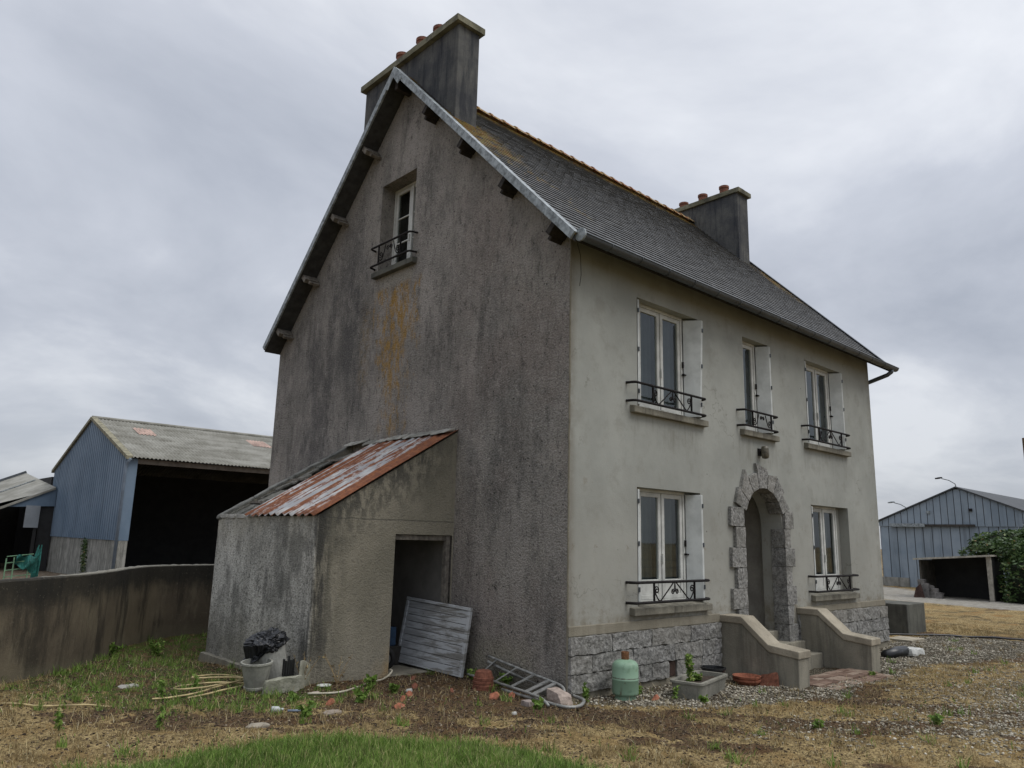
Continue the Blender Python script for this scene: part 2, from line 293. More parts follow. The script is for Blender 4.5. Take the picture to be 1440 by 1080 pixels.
def mat_ground():
    m = Mt('soil, moss, dry turf and gravel', .97, .1)
    f1 = m.noise(38, 5, .75); f2 = m.noise(110, 3, .7); md = m.noise(6, 5, .7); st = m.noise(1, 6, .75, m.vec(14, 30, 20))
    soil = m.mix(m.rng(f1, .34, .64), (.028, .019, .012), (.15, .10, .058))
    soil = m.mix(m.mul(m.rng(m.noise(2.3, 5, .7), .48, .60), .5), soil, (.10, .052, .022))
    soil = m.mix(m.mul(m.rng(m.noise(17, 4, .7), .56, .66), .5), soil, (.08, .095, .03))
    dry = m.mix(m.rng(f1, .36, .60), (.09, .06, .03), (.42, .32, .155))
    dry = m.mix(m.mul(m.rng(m.noise(.9, 5, .7), .48, .6), .5), dry, (.14, .10, .045))
    dry = m.mix(m.mul(m.rng(m.noise(1, 6, .75, m.vec(.7, .7, 1, (3, 8, 0))), .52, .6), m.rng(m.X, 7, 10), .85), dry, (.075, .06, .035))
    dry = m.mix(m.mul(m.rng(m.noise(1, 6, .75, m.vec(.5, .9, 1, (13, 2, 0))), .54, .62), m.rng(m.X, 7, 10), .7), dry, (.24, .13, .045))
    dry = m.mix(m.mul(m.rng(m.noise(15, 5, .75), .52, .62), .6), dry, (.05, .038, .02))
    dry = m.mix(m.mul(m.rng(m.noise(2.1, 4), .5, .62), .5), dry, m.mix(m.rng(f2, .4, .6), (.15, .085, .03), (.30, .20, .08)))
    dry = m.mix(m.mul(m.rng(md, .54, .64), .55), dry, (.045, .034, .02))
    cell = m.vor(62, o='Color'); cd = m.vor(62); sp = m.nt.nodes.new('ShaderNodeSeparateColor'); m.nt.links.new(cell, sp.inputs[0])
    grav = m.ramp(sp.outputs[0], (0, (.11, .095, .07)), (.45, (.25, .225, .17)), (1, (.45, .415, .335)))
    grav = m.mix(m.rng(cd, .30, .48), grav, (.05, .043, .03))
    grav = m.mix(m.mul(m.rng(m.noise(4, 5, .7), .50, .62), .7), grav, soil)
    road = m.mix(m.rng(m.noise(3, 6, .75), .35, .65), (.20, .185, .155), (.30, .285, .25))
    lawn = m.mix(m.rng(f1, .35, .6), (.05, .05, .02), (.13, .16, .05))
    def edge(a, w=.5):
        return m.rng(m.math('ADD', m.attr(a), m.mul(m.math('SUBTRACT', m.noise(3.5, 6, .75), .5), w)), .38, .62)
    c = soil
    c = m.mix(edge('dry', 1.1), c, dry)
    c = m.mix(edge('gravel', .7), c, grav)
    c = m.mix(m.mul(edge('green', 1.2), m.rng(m.noise(9, 5, .7), .42, .56), .85), c, (.05, .08, .018))
    c = m.mix(edge('road', .5), c, road)
    c = m.mix(edge('lawn', .4), c, lawn)
    m.col(c); m.bump(m.math('ADD', f1, m.mul(cd, m.mul(m.attr('gravel'), -1.0))), .03, .9).bump(md, .03, .6); return m.m

MATS = {}
def G(k, f=None, *a, **kw):
    if k not in MATS: MATS[k] = f(*a, **kw)
    return MATS[k]
M_gable = mat_gable(); M_fac = mat_facade(); M_lean = mat_leanto(); M_gran = mat_granite(); M_slate = mat_slate()
M_sill = mat_concrete('sill concrete', (.17, .16, .13), (.27, .255, .205), (.06, .055, .045), .6)
M_cheek = mat_concrete('stair cheek render', (.21, .195, .155), (.29, .27, .215), (.10, .095, .08), .55)
M_cope = mat_concrete('coping concrete', (.27, .24, .185), (.38, .34, .265), (.13, .115, .09), .35, False)
M_plast = mat_concrete('footing render', (.20, .182, .14), (.27, .247, .195), (.16, .14, .10), .4)
def mat_yard():
    m = Mt('yard wall concrete', .93, .12)
    c = m.mix(m.rng(m.noise(.6, 5, .6), .35, .65), (.085, .070, .052), (.155, .13, .09))
    c = m.mix(m.mul(m.rng(m.noise(1, 5, .65, m.vec(1.7, 1.7, .5)), .54, .66), .7), c, (.17, .15, .105))
    c = m.mix(m.mul(m.rng(m.noise(1, 6, .7, m.vec(3.2, 3.2, .6, (5, 1, 0))), .47, .64), .75), c, (.03, .027, .022))
    c = m.mix(m.mul(m.rng(m.math('ADD', m.Z, m.mul(m.noise(2.5, 5, .7), .5)), 1.02, 1.32), .85), c, (.022, .022, .02))
    c = m.mix(m.mul(m.rng(m.math('ADD', m.Z, m.mul(m.noise(2, 4), .3)), .45, .25), .4), c, (.14, .13, .09))
    c = m.mix(m.mul(m.rng(m.noise(26, 4, .75), .60, .70), .35), c, (.22, .20, .155))
    c = m.mix(m.rng(m.Z, 1.222, 1.236), c, (.20, .19, .16))
    m.col(c); m.bump(m.noise(40, 5, .7), .008, .8).bump(m.noise(4, 4), .02, .5); return m.m
M_yard = mat_yard()
M_darkc = mat_concrete('dark concrete', (.085, .085, .075), (.13, .13, .11), (.04, .04, .035), .5)
M_stack = mat_concrete('chimney render', (.062, .064, .068), (.115, .115, .108), (.028, .031, .038), .75)
M_block = mat_concrete('grey blockwork', (.20, .20, .18), (.31, .305, .275), (.06, .06, .052), .75)
M_white = simple('aged white paint', (.50, .505, .475), .5, .16, 5)
M_pvc = simple('white shutter', (.47, .49, .475), .5, .16, 3)
M_iron = simple('black wrought iron', (.014, .012, .012), .75, .4, 30, 0, 0, .2)
M_zinc = simple('dull zinc', (.075, .085, .095), .45, .25, 3, 0, .4, .5)
M_zincl = simple('pale flaking zinc', (.23, .255, .265), .55, .5, 12, .004, .1, .4)
M_wood = simple('old grey wood', (.15, .135, .115), .9, .4, 14, .008)
M_woodd = simple('dark purlin wood', (.035, .03, .027), .9, .4, 12, .006)
M_soff = simple('dark soffit boards', (.045, .045, .045), .9, .3, 6, .004)
M_int = simple('interior plaster', (.20, .19, .175), .9, .2, 2)
M_intd = simple('interior shade colour', (.03, .03, .03), .9, .2, 2)  # near-black colour carries the shade inside rooms, barn, shed and hut
M_curt = simple('grey net curtain', (.085, .095, .092), .9, .15, 3)
M_glass = mat_glass()
M_terra = simple('terracotta', (.27, .10, .058), .85, .4, 16, .004)
M_terrad = simple('old dark terracotta', (.16, .062, .038), .85, .35, 22, .004)
M_ridge = Mt('lichened ridge tile', .9); M_ridge.col(M_ridge.mix(M_ridge.rng(M_ridge.noise(9, 5, .7), .36, .6), (.20, .075, .035), M_ridge.mix(M_ridge.rng(M_ridge.noise(20, 3), .4, .6), (.30, .18, .05), (.34, .29, .19)))); M_ridge.bump(M_ridge.noise(30, 4), .008); M_ridge = M_ridge.m
M_pot = simple('chimney pot clay', (.17, .07, .045), .85, .35, 15, .004)
M_rust = mat_corr_rust(); M_plank = mat_planks()
M_alu = simple('dull aluminium', (.26, .26, .245), .6, .35, 14, 0, .45, .4)
M_mortar = mat_concrete('mortar', (.17, .155, .12), (.24, .22, .17), (.08, .07, .05), .4)
M_ground = mat_ground()
M_black = simple('black plastic', (.012, .013, .014), .35, .3, 10, 0, 0, .5)
M_rubber = simple('rubber', (.02, .02, .02), .8, .3, 10)

# ------------------------------------------------------------------ mesh toolkit
def wloc(o):
    v = Vector((0, 0, 0))
    while o: v = v + o.location; o = o.parent
    return v
def setp(o, label=None, cat=None, group=None, kind=None):
    if label: o['label'] = label
    if cat: o['category'] = cat
    if group: o['group'] = group
    if kind: o['kind'] = kind
    return o
def thing(name, label, cat, loc, group=None):
    o = bpy.data.objects.new(name, None); COL.objects.link(o); o.location = loc; o.empty_display_size = .2
    return setp(o, label, cat, group)
class MB:
    def __init__(s): s.v = []; s.f = []; s.t = []
    def add(s, vs, fs, t=0.0):
        n = len(s.v); s.v += [tuple(v) for v in vs]; s.f += [tuple(i + n for i in f) for f in fs]
        s.t += list(t) if hasattr(t, '__len__') else [t] * len(vs); return s
    def hexa(s, c, t=0.0):     # c: 8 corners, bottom ring 0-3, top ring 4-7
        return s.add(c, [(0, 3, 2, 1), (4, 5, 6, 7), (0, 1, 5, 4), (1, 2, 6, 5), (2, 3, 7, 6), (3, 0, 4, 7)], t)
    def box(s, x0, x1, y0, y1, z0, z1, t=0.0, m=None):
        c = [Vector(p) for p in ((x0, y0, z0), (x1, y0, z0), (x1, y1, z0), (x0, y1, z0), (x0, y0, z1), (x1, y0, z1), (x1, y1, z1), (x0, y1, z1))]
        if m: c = [m @ p for p in c]
        return s.hexa(c, t)
    def bar(s, a, b, w, h, t=0.0, up=Vector((0, 0, 1))):
        a, b = Vector(a), Vector(b); d = (b - a).normalized(); sx = d.cross(up)
        if sx.length < 1e-4: sx = d.cross(Vector((1, 0, 0)))
        sx.normalize(); u = sx.cross(d)
        c = [p + sx * i * w / 2 + u * j * h / 2 for p in (a, b) for i, j in ((-1, -1), (1, -1), (1, 1), (-1, 1))]
        return s.hexa(c, t)
    def tube(s, pts, r, n=8, t=0.0, closed=False, caps=True):
        P = [Vector(p) for p in pts]; N = len(P); rr = r if hasattr(r, '__len__') else [r] * N
        vs = []; u = None
        for i in range(N):
            a = P[(i - 1) % N] if closed or i > 0 else P[i]; b = P[(i + 1) % N] if closed or i < N - 1 else P[i]
            d = (b - a)
            d = d.normalized() if d.length > 1e-7 else Vector((0, 0, 1))
            if u is None:
                u = d.cross(Vector((0, 0, 1)))
                if u.length < 1e-3: u = d.cross(Vector((1, 0, 0)))
                u.normalize()
            u = (u - d * u.dot(d)).normalized(); v = d.cross(u)
            for k in range(n):
                a_ = 2 * PI * k / n; vs.append(P[i] + (u * math.cos(a_) + v * math.sin(a_)) * rr[i])
        fs = []
        for i in range(N if closed else N - 1):
            j = (i + 1) % N
            for k in range(n): fs.append((i * n + k, i * n + (k + 1) % n, j * n + (k + 1) % n, j * n + k))
        if caps and not closed: fs += [tuple(reversed(range(n))), tuple((N - 1) * n + k for k in range(n))]
        return s.add(vs, fs, t)
    def lathe(s, prof, c=(0, 0, 0), n=28, t=0.0, m=None, wob=0):
        vs = []
        for r, z in prof:
            for k in range(n):
                a = 2 * PI * k / n; q = r * (1 + wob * math.sin(3 * a + z * 9)); p = Vector((q * math.cos(a), q * math.sin(a), z))
                vs.append((m @ p if m else p) + Vector(c))
        fs = [(i * n + k, i * n + (k + 1) % n, (i + 1) * n + (k + 1) % n, (i + 1) * n + k) for i in range(len(prof) - 1) for k in range(n)]
        return s.add(vs, fs, t)
    def prism(s, poly, ax, a, b, t=0.0):    # poly in the two other axes, extruded from a to b along ax
        def P(u, v, w): q = [u, v]; q.insert(ax, w); return q
        n = len(poly); vs = [P(u, v, a) for u, v in poly] + [P(u, v, b) for u, v in poly]
        return s.add(vs, [tuple(range(n)), tuple(reversed(range(n, 2 * n)))] + [(i, (i + 1) % n, n + (i + 1) % n, n + i) for i in range(n)], t)
    def build(s, name, mat, parent=None, smooth=False, bevel=0, loc=None, sub=0):
        me = bpy.data.meshes.new(name); off = wloc(parent) if parent else Vector(loc or (0, 0, 0))
        me.from_pydata([(v[0] - off[0], v[1] - off[1], v[2] - off[2]) for v in s.v], [], s.f)
        bm = bmesh.new(); bm.from_mesh(me); bmesh.ops.recalc_face_normals(bm, faces=bm.faces); bm.to_mesh(me); bm.free()
        at = me.attributes.new('tint', 'FLOAT', 'POINT'); at.data.foreach_set('value', s.t)
        if mat: me.materials.append(mat)
        if smooth: me.polygons.foreach_set('use_smooth', [True] * len(me.polygons))
        o = bpy.data.objects.new(name, me); COL.objects.link(o)
        if parent: o.parent = parent
        else: o.location = off
        if bevel:
            b = o.modifiers.new('bevel', 'BEVEL'); b.width = bevel; b.segments = 2; b.limit_method = 'ANGLE'; b.angle_limit = math.radians(40)
        if sub:
            b = o.modifiers.new('sub', 'SUBSURF'); b.levels = sub; b.render_levels = sub
        if smooth:
            try: me.shade_smooth_by_angle = None
            except Exception: pass
        return o
def fast(name, V, F, tint, mat, loc=(0, 0, 0), parent=None):
    """numpy mesh: V (n,3), F (m,k) of equal-sided faces"""
    me = bpy.data.meshes.new(name); V = np.asarray(V, np.float32) - np.array(loc, np.float32); F = np.asarray(F, np.int32); k = F.shape[1]
    me.vertices.add(len(V)); me.vertices.foreach_set('co', V.ravel()); me.loops.add(F.size); me.loops.foreach_set('vertex_index', F.ravel())
    me.polygons.add(len(F)); me.polygons.foreach_set('loop_start', np.arange(0, F.size, k, dtype=np.int32)); me.polygons.foreach_set('loop_total', np.full(len(F), k, np.int32))
    me.update(); me.validate()
    at = me.attributes.new('tint', 'FLOAT', 'POINT'); at.data.foreach_set('value', np.asarray(tint, np.float32))
    me.materials.append(mat); o = bpy.data.objects.new(name, me); COL.objects.link(o)
    if parent: o.parent = parent
    else: o.location = loc
    return o
def rock(mb, c, n=(6, 4, 3), amp=.015, freq=9, t=0.0, face_amp=None, rnd=.12, seed=0.0):
    """rough stone from 8 corners: bilinear block with rounded edges and position based noise"""
    c = [Vector(p) for p in c]
    def P(u, v, w_):
        # pull towards the centre near the edges
        def q(a): return a
        a = c[0].lerp(c[1], u); b = c[3].lerp(c[2], u); p0 = a.lerp(b, v)
        a = c[4].lerp(c[5], u); b = c[7].lerp(c[6], u); p1 = a.lerp(b, v); return p0.lerp(p1, w_)
    cen = P(.5, .5, .5); cache = {}
    def vert(i, j, k):
        if (i, j, k) in cache: return cache[(i, j, k)]
        u, v, w_ = i / n[0], j / n[1], k / n[2]
        e = [abs(2 * a - 1) for a in (u, v, w_)]; e.sort()
        p = P(u, v, w_)
        if e[1] > .98: p = p.lerp(cen, rnd * .35); 
        if e[0] > .98: p = p.lerp(cen, rnd * .25)
        q = p * freq + Vector((seed, seed * 1.7, 0))
        d = mnoise.noise_vector(q) + mnoise.noise_vector(q * 2.7) * .5
        p = p + d * amp; cache[(i, j, k)] = len(mb.v); mb.v.append(tuple(p)); mb.t.append(t); return cache[(i, j, k)]
    for ax in range(3):
        o1, o2 = [a for a in range(3) if a != ax]
        for side in (0, n[ax]):
            for a in range(n[o1]):
                for b in range(n[o2]):
                    def I(x, y): q = [0, 0, 0]; q[ax] = side; q[o1] = x; q[o2] = y; return vert(*q)
                    f = (I(a, b), I(a + 1, b), I(a + 1, b + 1), I(a, b + 1)); mb.f.append(f if side else f[::-1])
    return mb
def hexc(x0, x1, y0, y1, z0, z1): return [(x0, y0, z0), (x1, y0, z0), (x1, y1, z0), (x0, y1, z0), (x0, y0, z1), (x1, y0, z1), (x1, y1, z1), (x0, y1, z1)]
def vnoise(x, y, f=1.0, oct=4, seed=0):
    x = np.asarray(x, float); y = np.asarray(y, float); tot = 0; amp = .5; out = np.zeros_like(x)
    r = np.random.default_rng(seed); tab = r.random((256, 256))
    for o in range(oct):
        X = x * f; Y = y * f; xi = np.floor(X).astype(int); yi = np.floor(Y).astype(int); fx = X - xi; fy = Y - yi; fx = fx * fx * (3 - 2 * fx); fy = fy * fy * (3 - 2 * fy)
        a = tab[xi % 256, yi % 256]; b = tab[(xi + 1) % 256, yi % 256]; c = tab[xi % 256, (yi + 1) % 256]; d = tab[(xi + 1) % 256, (yi + 1) % 256]
        out += amp * ((a * (1 - fx) + b * fx) * (1 - fy) + (c * (1 - fx) + d * fx) * fy); tot += amp; amp *= .55; f *= 2.1
    return out / tot

# ------------------------------------------------------------------ ground
CP = np.array([(0, 0, 0), (.6, -.4, -.01), (-.1, 1.5, .03), (-1, 2.1, .04), (-2.1, 2.2, .07), (-2.2, 3.5, .03), (-2.2, 5.3, -.05), (-1.7, 6.6, .10), (-3, 6, .1), (-3.9, 4.7, .1), (-4.9, 3.9, .1), (3.2, -1.2, -.055), (1.4, -.9, -.03), (5.6, -1.2, -.08), (9.2, -.1, -.1),
               (9.2, -2, -.1), (12, .5, -.11), (20, 0, -.2), (30, 4, -.2), (36, 9, -.27), (30, -10, -.25), (-3.6, 0, .075), (-2, -1.5, .055), (-6.8, -6.3, .1), (0, -4, .0), (4, -5, -.05), (-8, 2, .1), (3, 30, -.5), (0, 15, -.6), (-4, 12, -.6), (2, 42, -.6), (-6, 30, -.6), (-5, 9, -.3), (8, 14, -.4), (60, 0, -.4), (60, 60, -.4), (-60, 0, 0), (0, -60, 0), (-20, 60, -.6)], float)
def gh(x, y):
    x = np.atleast_1d(np.asarray(x, float)); y = np.atleast_1d(np.asarray(y, float))
    num = np.zeros_like(x); den = np.zeros_like(x)
    for a, b, z in CP:
        w_ = 1 / ((x - a) ** 2 + (y - b) ** 2 + .15) ** 1.6; num += w_ * z; den += w_
    return num / den + (vnoise(x, y, 1.6, 3, 3) - .5) * .045
def gz(x, y): return float(gh(x, y)[0])
def inpoly(x, y, poly):
    r = np.zeros(x.shape, bool); j = len(poly) - 1
    for i in range(len(poly)):
        xi, yi = poly[i]; xj, yj = poly[j]
        c = ((yi > y) != (yj > y)) & (x < (xj - xi) * (y - yi) / (yj - yi + 1e-12) + xi); r ^= c; j = i
    return r
def pdist(x, y, poly, closed=True):
    d = np.full(x.shape, 1e9)
    for i in range(len(poly) - (0 if closed else 1)):
        a = poly[i]; b = poly[(i + 1) % len(poly)]; dx, dy = b[0] - a[0], b[1] - a[1]; t = np.clip(((x - a[0]) * dx + (y - a[1]) * dy) / (dx * dx + dy * dy + 1e-12), 0, 1)
        d = np.minimum(d, np.hypot(x - a[0] - t * dx, y - a[1] - t * dy))
    return d
def soft(x, y, poly, s):
    d = pdist(x, y, poly); d = np.where(inpoly(x, y, poly), d, -d); return np.clip(.5 + d / (2 * s), 0, 1)
LAWN = [(-4.9, .12), (-4.28, .10), (-3.65, .10), (-2.98, -.27), (-2.27, -.84), (-1.95, -1.42), (-1.87, -2.14), (-2.0, -3.2), (-2.6, -9), (-9, -9), (-9, -1.6), (-5.6, -.3)]
GRAV = [(-.1, .1), (.05, -.4), (.3, -.78), (1.1, -1.2), (2.2, -1.5), (3.6, -1.72), (5.4, -1.55), (7.5, -1.35), (9.6, -2.0), (13, -1.7), (12.6, .1), (10.5, .9), (9, .9), (9, .3), (0, .3)]
GRAV2 = [(.6, -2.4), (3.0, -2.7), (5.5, -2.1), (9.5, -1.9), (14, -1.5), (13, -4), (6, -5.0), (2.0, -4.4)]
WEEDY = [(-5.2, 3.4), (-4.9, 4.2), (-3.9, 5.0), (-3.0, 6.6), (-1.0, 7.6), (-1.9, 5.4), (-2.25, 5.2), (-2.25, 2.2), (-1.9, 1.2), (-3.2, 1.2), (-4.3, 2.2)]
def masks(x, y):
    wx = x + (vnoise(x, y, 1.2, 3, 21) - .5) * .5; wy = y + (vnoise(x, y, 1.2, 3, 22) - .5) * .5
    lawn = soft(x + (wx - x) * .5, y + (wy - y) * .5, LAWN, .22)
    gr = soft(wx, wy, GRAV, .22); g2 = soft(wx, wy, GRAV2, .9) * .50
    far = np.clip((x - 9) / 5, 0, 1)
    n = vnoise(x * .9, y * 1.0, .9, 4, 5)
    grav = np.maximum(gr, g2)
    green = soft(wx, wy, WEEDY, .5)
    # dry turf: everywhere but near the walls, with mossy strips running roughly across the view
    u = (x * .731 - y * .682); v = (x * .665 + y * .72)
    strips = vnoise(u * .35, v * 1.25, 1.0, 4, 9)
    dry = np.clip((strips - .48) * 6 + .35 + .55 * np.clip((-x * .665 - y * .72 + .2) / 1.2, 0, 1) * (vnoise(x, y, 1.1, 3, 44) > .42), 0, 1)
    litter = soft(wx, wy, [(-2.2, 2.3), (.2, 2.3), (.2, .0), (-.4, -.5), (-1.4, .1), (-2.4, 1.0)], .35)
    dry = dry * (1 - litter * .85) * (1 - green * .6)
    dry = np.maximum(dry, far * np.clip((n - .40) * 5, 0, 1))
    road = soft(x, y, [(22, -40), (23.6, 0), (24.6, 3.5), (25.2, 6.5), (24.6, 16), (37, 20), (36, 11.2), (34.6, 8), (31.8, 4.0), (29.5, -5), (28, -40)], 1.0)
    dry = np.maximum(dry, soft(x, y, [(23.5, 0), (25.2, 6.5), (20, 9), (14, 3), (13, -2)], 1) * .6)
    back = np.clip((y - 8.5) / 2, 0, 1) * np.clip((16 - x) / 4, 0, 1); dry = dry * (1 - back); road = np.maximum(road, back * .45)
    return dict(lawn=lawn, gravel=grav, green=green, dry=dry, road=road)
def axis(a, b, st, far0, far1, g=1.18):
    c = list(np.arange(a, b + 1e-6, st)); s_ = st; q = a
    while q > far0: s_ *= g; q -= s_; c.insert(0, q)
    s_ = st; q = b
    while q < far1: s_ *= g; q += s_; c.append(q)
    return np.array(c)
ax_ = axis(-6.5, 11, .05, -500, 900); ay_ = axis(-4.2, 7.2, .05, -500, 700)
GX, GY = np.meshgrid(ax_, ay_); gx, gy = GX.ravel(), GY.ravel()
mk = masks(gx, gy)
far_ = np.clip((np.hypot(gx, gy) - 60) / 100, 0, 1)
gzv = gh(gx, gy) * (1 - far_) - .4 * far_ + (vnoise(gx, gy, 7, 3, 31) - .5) * .045 + mk['lawn'] * .035
nx, ny = len(ax_), len(ay_); ii = (np.arange(ny - 1)[:, None] * nx + np.arange(nx - 1)[None, :]).ravel()
ground = fast('ground', np.stack([gx, gy, gzv], 1), np.stack([ii, ii + 1, ii + nx + 1, ii + nx], 1), np.zeros(len(gx)), M_ground)
for k, v in mk.items():
    a = ground.data.attributes.new(k, 'FLOAT', 'POINT'); a.data.foreach_set('value', v.astype(np.float32))
ground.data.polygons.foreach_set('use_smooth', [True] * len(ground.data.polygons))
setp(ground, kind='structure')
def inhouse(x, y):
    return ((x > -.02) & (x < 9.3) & (y > -.03) & (y < 8.3)) | ((x > -2.17) & (x < 0) & (y > 2.17) & (y < 5.25)) | ((y > -1.25) & (y < 0) & (x > 3.22) & (x < 5.98))
def scatter(n, x0, x1, y0, y1, dens):
    x = rng.uniform(x0, x1, n); y = rng.uniform(y0, y1, n); m = masks(x, y); k = (rng.random(n) < dens(x, y, m)) & ~inhouse(x, y)
    d = (x - CAMP.x) * Fv.x + (y - CAMP.y) * Fv.y; s_ = ((x - CAMP.x) * Rv.x + (y - CAMP.y) * Rv.y) / np.maximum(d, .1)
    k &= (d > 3.2) & (abs(s_) < .85); return x[k], y[k]
def surf(x, y):
    m = masks(x, y); return gh(x, y) + (vnoise(x, y, 7, 3, 31) - .5) * .045 + m['lawn'] * .035
def blades(name, x, y, h0, h1, wd, lean, tints, mat):
    n = len(x); z = surf(x, y) - .006; h = rng.uniform(h0, h1, n) * (.6 + .8 * rng.random(n)); a = rng.uniform(0, 2 * PI, n); l = rng.uniform(.1, 1, n) * lean; b = rng.uniform(0, 2 * PI, n)
    px, py = np.cos(b) * wd / 2, np.sin(b) * wd / 2; dx, dy = np.cos(a) * l * h, np.sin(a) * l * h; hz = h * np.sqrt(np.clip(1 - l * l * .6, .1, 1))
    V = np.zeros((n, 5, 3)); V[:, 0] = np.stack([x - px, y - py, z], 1); V[:, 1] = np.stack([x + px, y + py, z], 1)
    V[:, 2] = np.stack([x + px * .8 + dx * .35, y + py * .8 + dy * .35, z + hz * .6], 1); V[:, 3] = np.stack([x - px * .8 + dx * .35, y - py * .8 + dy * .35, z + hz * .6], 1); V[:, 4] = np.stack([x + dx, y + dy, z + hz], 1)
    i = np.arange(n)[:, None] * 5; F = np.concatenate([i + [0, 1, 2], i + [0, 2, 3], i + [3, 2, 4]], 0)
    t = np.repeat(tints(n), 5); return setp(fast(name, V.reshape(-1, 3), F, t, mat), kind='stuff')
M_lawn = mat_tint('green blades', [(0, (.075, .125, .025)), (.5, (.18, .30, .055)), (.9, (.34, .44, .12)), (1, (.45, .40, .20))], .6, 6, 0, .35)
M_dry = mat_tint('dry blades', [(0, (.08, .055, .028)), (.4, (.27, .195, .09)), (.8, (.50, .395, .20)), (1, (.62, .55, .36))], .8, 6, 0, .25)
x, y = scatter(90000, -6, -1.5, -3.2, .5, lambda x, y, m: m['lawn'] ** 2 * np.clip(3.5 * (vnoise(x, y, 4, 3, 63) - .22), .15, 1))
setp(blades('grass', x, y, .03, .085, .0055, .9, lambda n: np.where(rng.random(n) < .13, rng.uniform(.93, 1, n), np.clip(rng.normal(.45, .25, n) + .8 * (vnoise(x, y, 3, 3, 61) - .5), 0, 1)), M_lawn), 'short green lawn grass in the bottom foreground', 'grass')
x, y = scatter(420000, -6.5, 20, -6.5, 6.5, lambda x, y, m: np.clip(m['dry'] * 1.1 - .02, 0, 1) * (1 - m['lawn']) * (1 - m['gravel'] * .85) * np.clip(1.25 - np.hypot(x - CAMP.x, y - CAMP.y) / 30, .1, 1) * np.clip(3 * (vnoise(x, y, 3.1, 3, 91) - .33), .08, 1))
setp(blades('dry_grass', x, y, .016, .042, .0075, 1.15, lambda n: np.clip(rng.normal(.5, .27, n), 0, 1), M_dry), 'yellow brown dried out turf across the yard', 'dry grass')
x, y = scatter(105000, -6, 9, -4.5, 7.5, lambda x, y, m: np.clip(m['green'] * 1.3 + .05, 0, 1) * (1 - m['gravel'] * .6) * (vnoise(x, y, 2.4, 3, 77) > .53))
setp(blades('weedy_ground_cover', x, y, .02, .075, .009, 1.05, lambda n: np.clip(rng.normal(.35, .22, n), 0, 1), M_lawn), 'low green weeds spread over the bare soil by the yard wall', 'weeds')
def clumps(nc, per, rad, x0, x1, y0, y1, dens):
    cx, cy = scatter(nc, x0, x1, y0, y1, dens); k = rng.poisson(per, len(cx)) + 4; X = np.repeat(cx, k) + rng.normal(0, rad, k.sum()); Y = np.repeat(cy, k) + rng.normal(0, rad, k.sum()); q = ~inhouse(X, Y); return X[q], Y[q]
x, y = clumps(5200, 26, .028, -6.2, 16, -6, 6, lambda x, y, m: np.clip(m['dry'] * .75 + .12, 0, 1) * (1 - m['gravel'] * .8) * (1 - m['lawn']))
setp(blades('dry_tufts', x, y, .03, .085, .005, 1.0, lambda n: np.clip(rng.normal(.55, .25, n), 0, 1), M_dry), 'straw coloured tufts standing up from the dried turf', 'dry grass')
x, y = clumps(2600, 22, .03, -6.2, 12, -5, 7, lambda x, y, m: np.clip(m['green'] * .8 + .10 + .35 * m['lawn'], 0, 1) * (1 - m['gravel'] * .5))
setp(blades('green_tufts', x, y, .04, .12, .008, .95, lambda n: np.clip(rng.normal(.5, .27, n), 0, 1), M_lawn), 'scattered green tufts of grass and weeds in the yard', 'grass tufts')
x, y = scatter(16000, -5.5, 6, -3.4, 5.5, lambda x, y, m: (1 - m['lawn']) * .8)
setp(blades('straw_litter', x, y, .03, .10, .005, 1.24, lambda n: np.clip(rng.normal(.7, .2, n), 0, 1), M_dry), 'dead stalks and straw lying on the soil', 'straw')
# pebbles
def ico():
    bm = bmesh.new(); bmesh.ops.create_icosphere(bm, subdivisions=1, radius=1); v = np.array([q.co[:] for q in bm.verts]); f = np.array([[q.index for q in p.verts] for p in bm.faces]); bm.free(); return v, f
IV, IF = ico()
def pebbles(name, x, y, r0, r1, mat, label, cat, tf=lambda n: rng.random(n), dz=.3):
    n = len(x); r = rng.uniform(r0, r1, n) * (.6 + .7 * rng.random(n)); z = surf(x, y) + r * dz; s_ = np.stack([r * rng.uniform(.8, 1.4, n), r * rng.uniform(.7, 1.1, n), r * rng.uniform(.45, .8, n)], 1)
    a = rng.uniform(0, 2 * PI, n); V = IV[None] * (1 + .22 * rng.standard_normal((n, len(IV), 1))) * s_[:, None, :]; c, s2 = np.cos(a)[:, None], np.sin(a)[:, None]
    X = V[:, :, 0] * c - V[:, :, 1] * s2; Y = V[:, :, 0] * s2 + V[:, :, 1] * c; V = np.stack([X + x[:, None], Y + y[:, None], V[:, :, 2] + z[:, None]], 2)
    F = (IF[None] + (np.arange(n) * len(IV))[:, None, None]).reshape(-1, 3); return setp(fast(name, V.reshape(-1, 3), F, np.repeat(tf(n), len(IV)), mat), label, cat, kind='stuff')
M_peb = mat_tint('pale gravel', [(0, (.09, .078, .058)), (.4, (.24, .212, .16)), (.8, (.42, .385, .305)), (1, (.60, .56, .47))], .85, 60)
M_clod = mat_tint('soil crumbs and litter', [(0, (.022, .016, .011)), (.6, (.075, .052, .034)), (.9, (.17, .12, .075)), (1, (.32, .27, .20))], .95, 60)
x, y = scatter(115000, -.3, 13, -4.2, 1.2, lambda x, y, m: np.clip(m['gravel'] * 1.25 - .12, 0, 1) * np.clip(1.3 - (x - 1) / 12, .25, 1) * (.35 + .65 * (vnoise(x, y, 2.4, 3, 55) > .42)))
pebbles('gravel', x, y, .006, .016, M_peb, 'pale grey gravel laid along the front of the house', 'gravel')
x, y = scatter(100000, -5.5, 6, -3.2, 5.5, lambda x, y, m: (1 - m['lawn']) * (1 - m['gravel'] * .8) * (1 - m['dry'] * .7) * .8)
pebbles('soil_litter', x, y, .004, .013, M_clod, 'dark crumbs of soil, moss and dead leaves over the bare ground', 'soil litter', dz=.2)

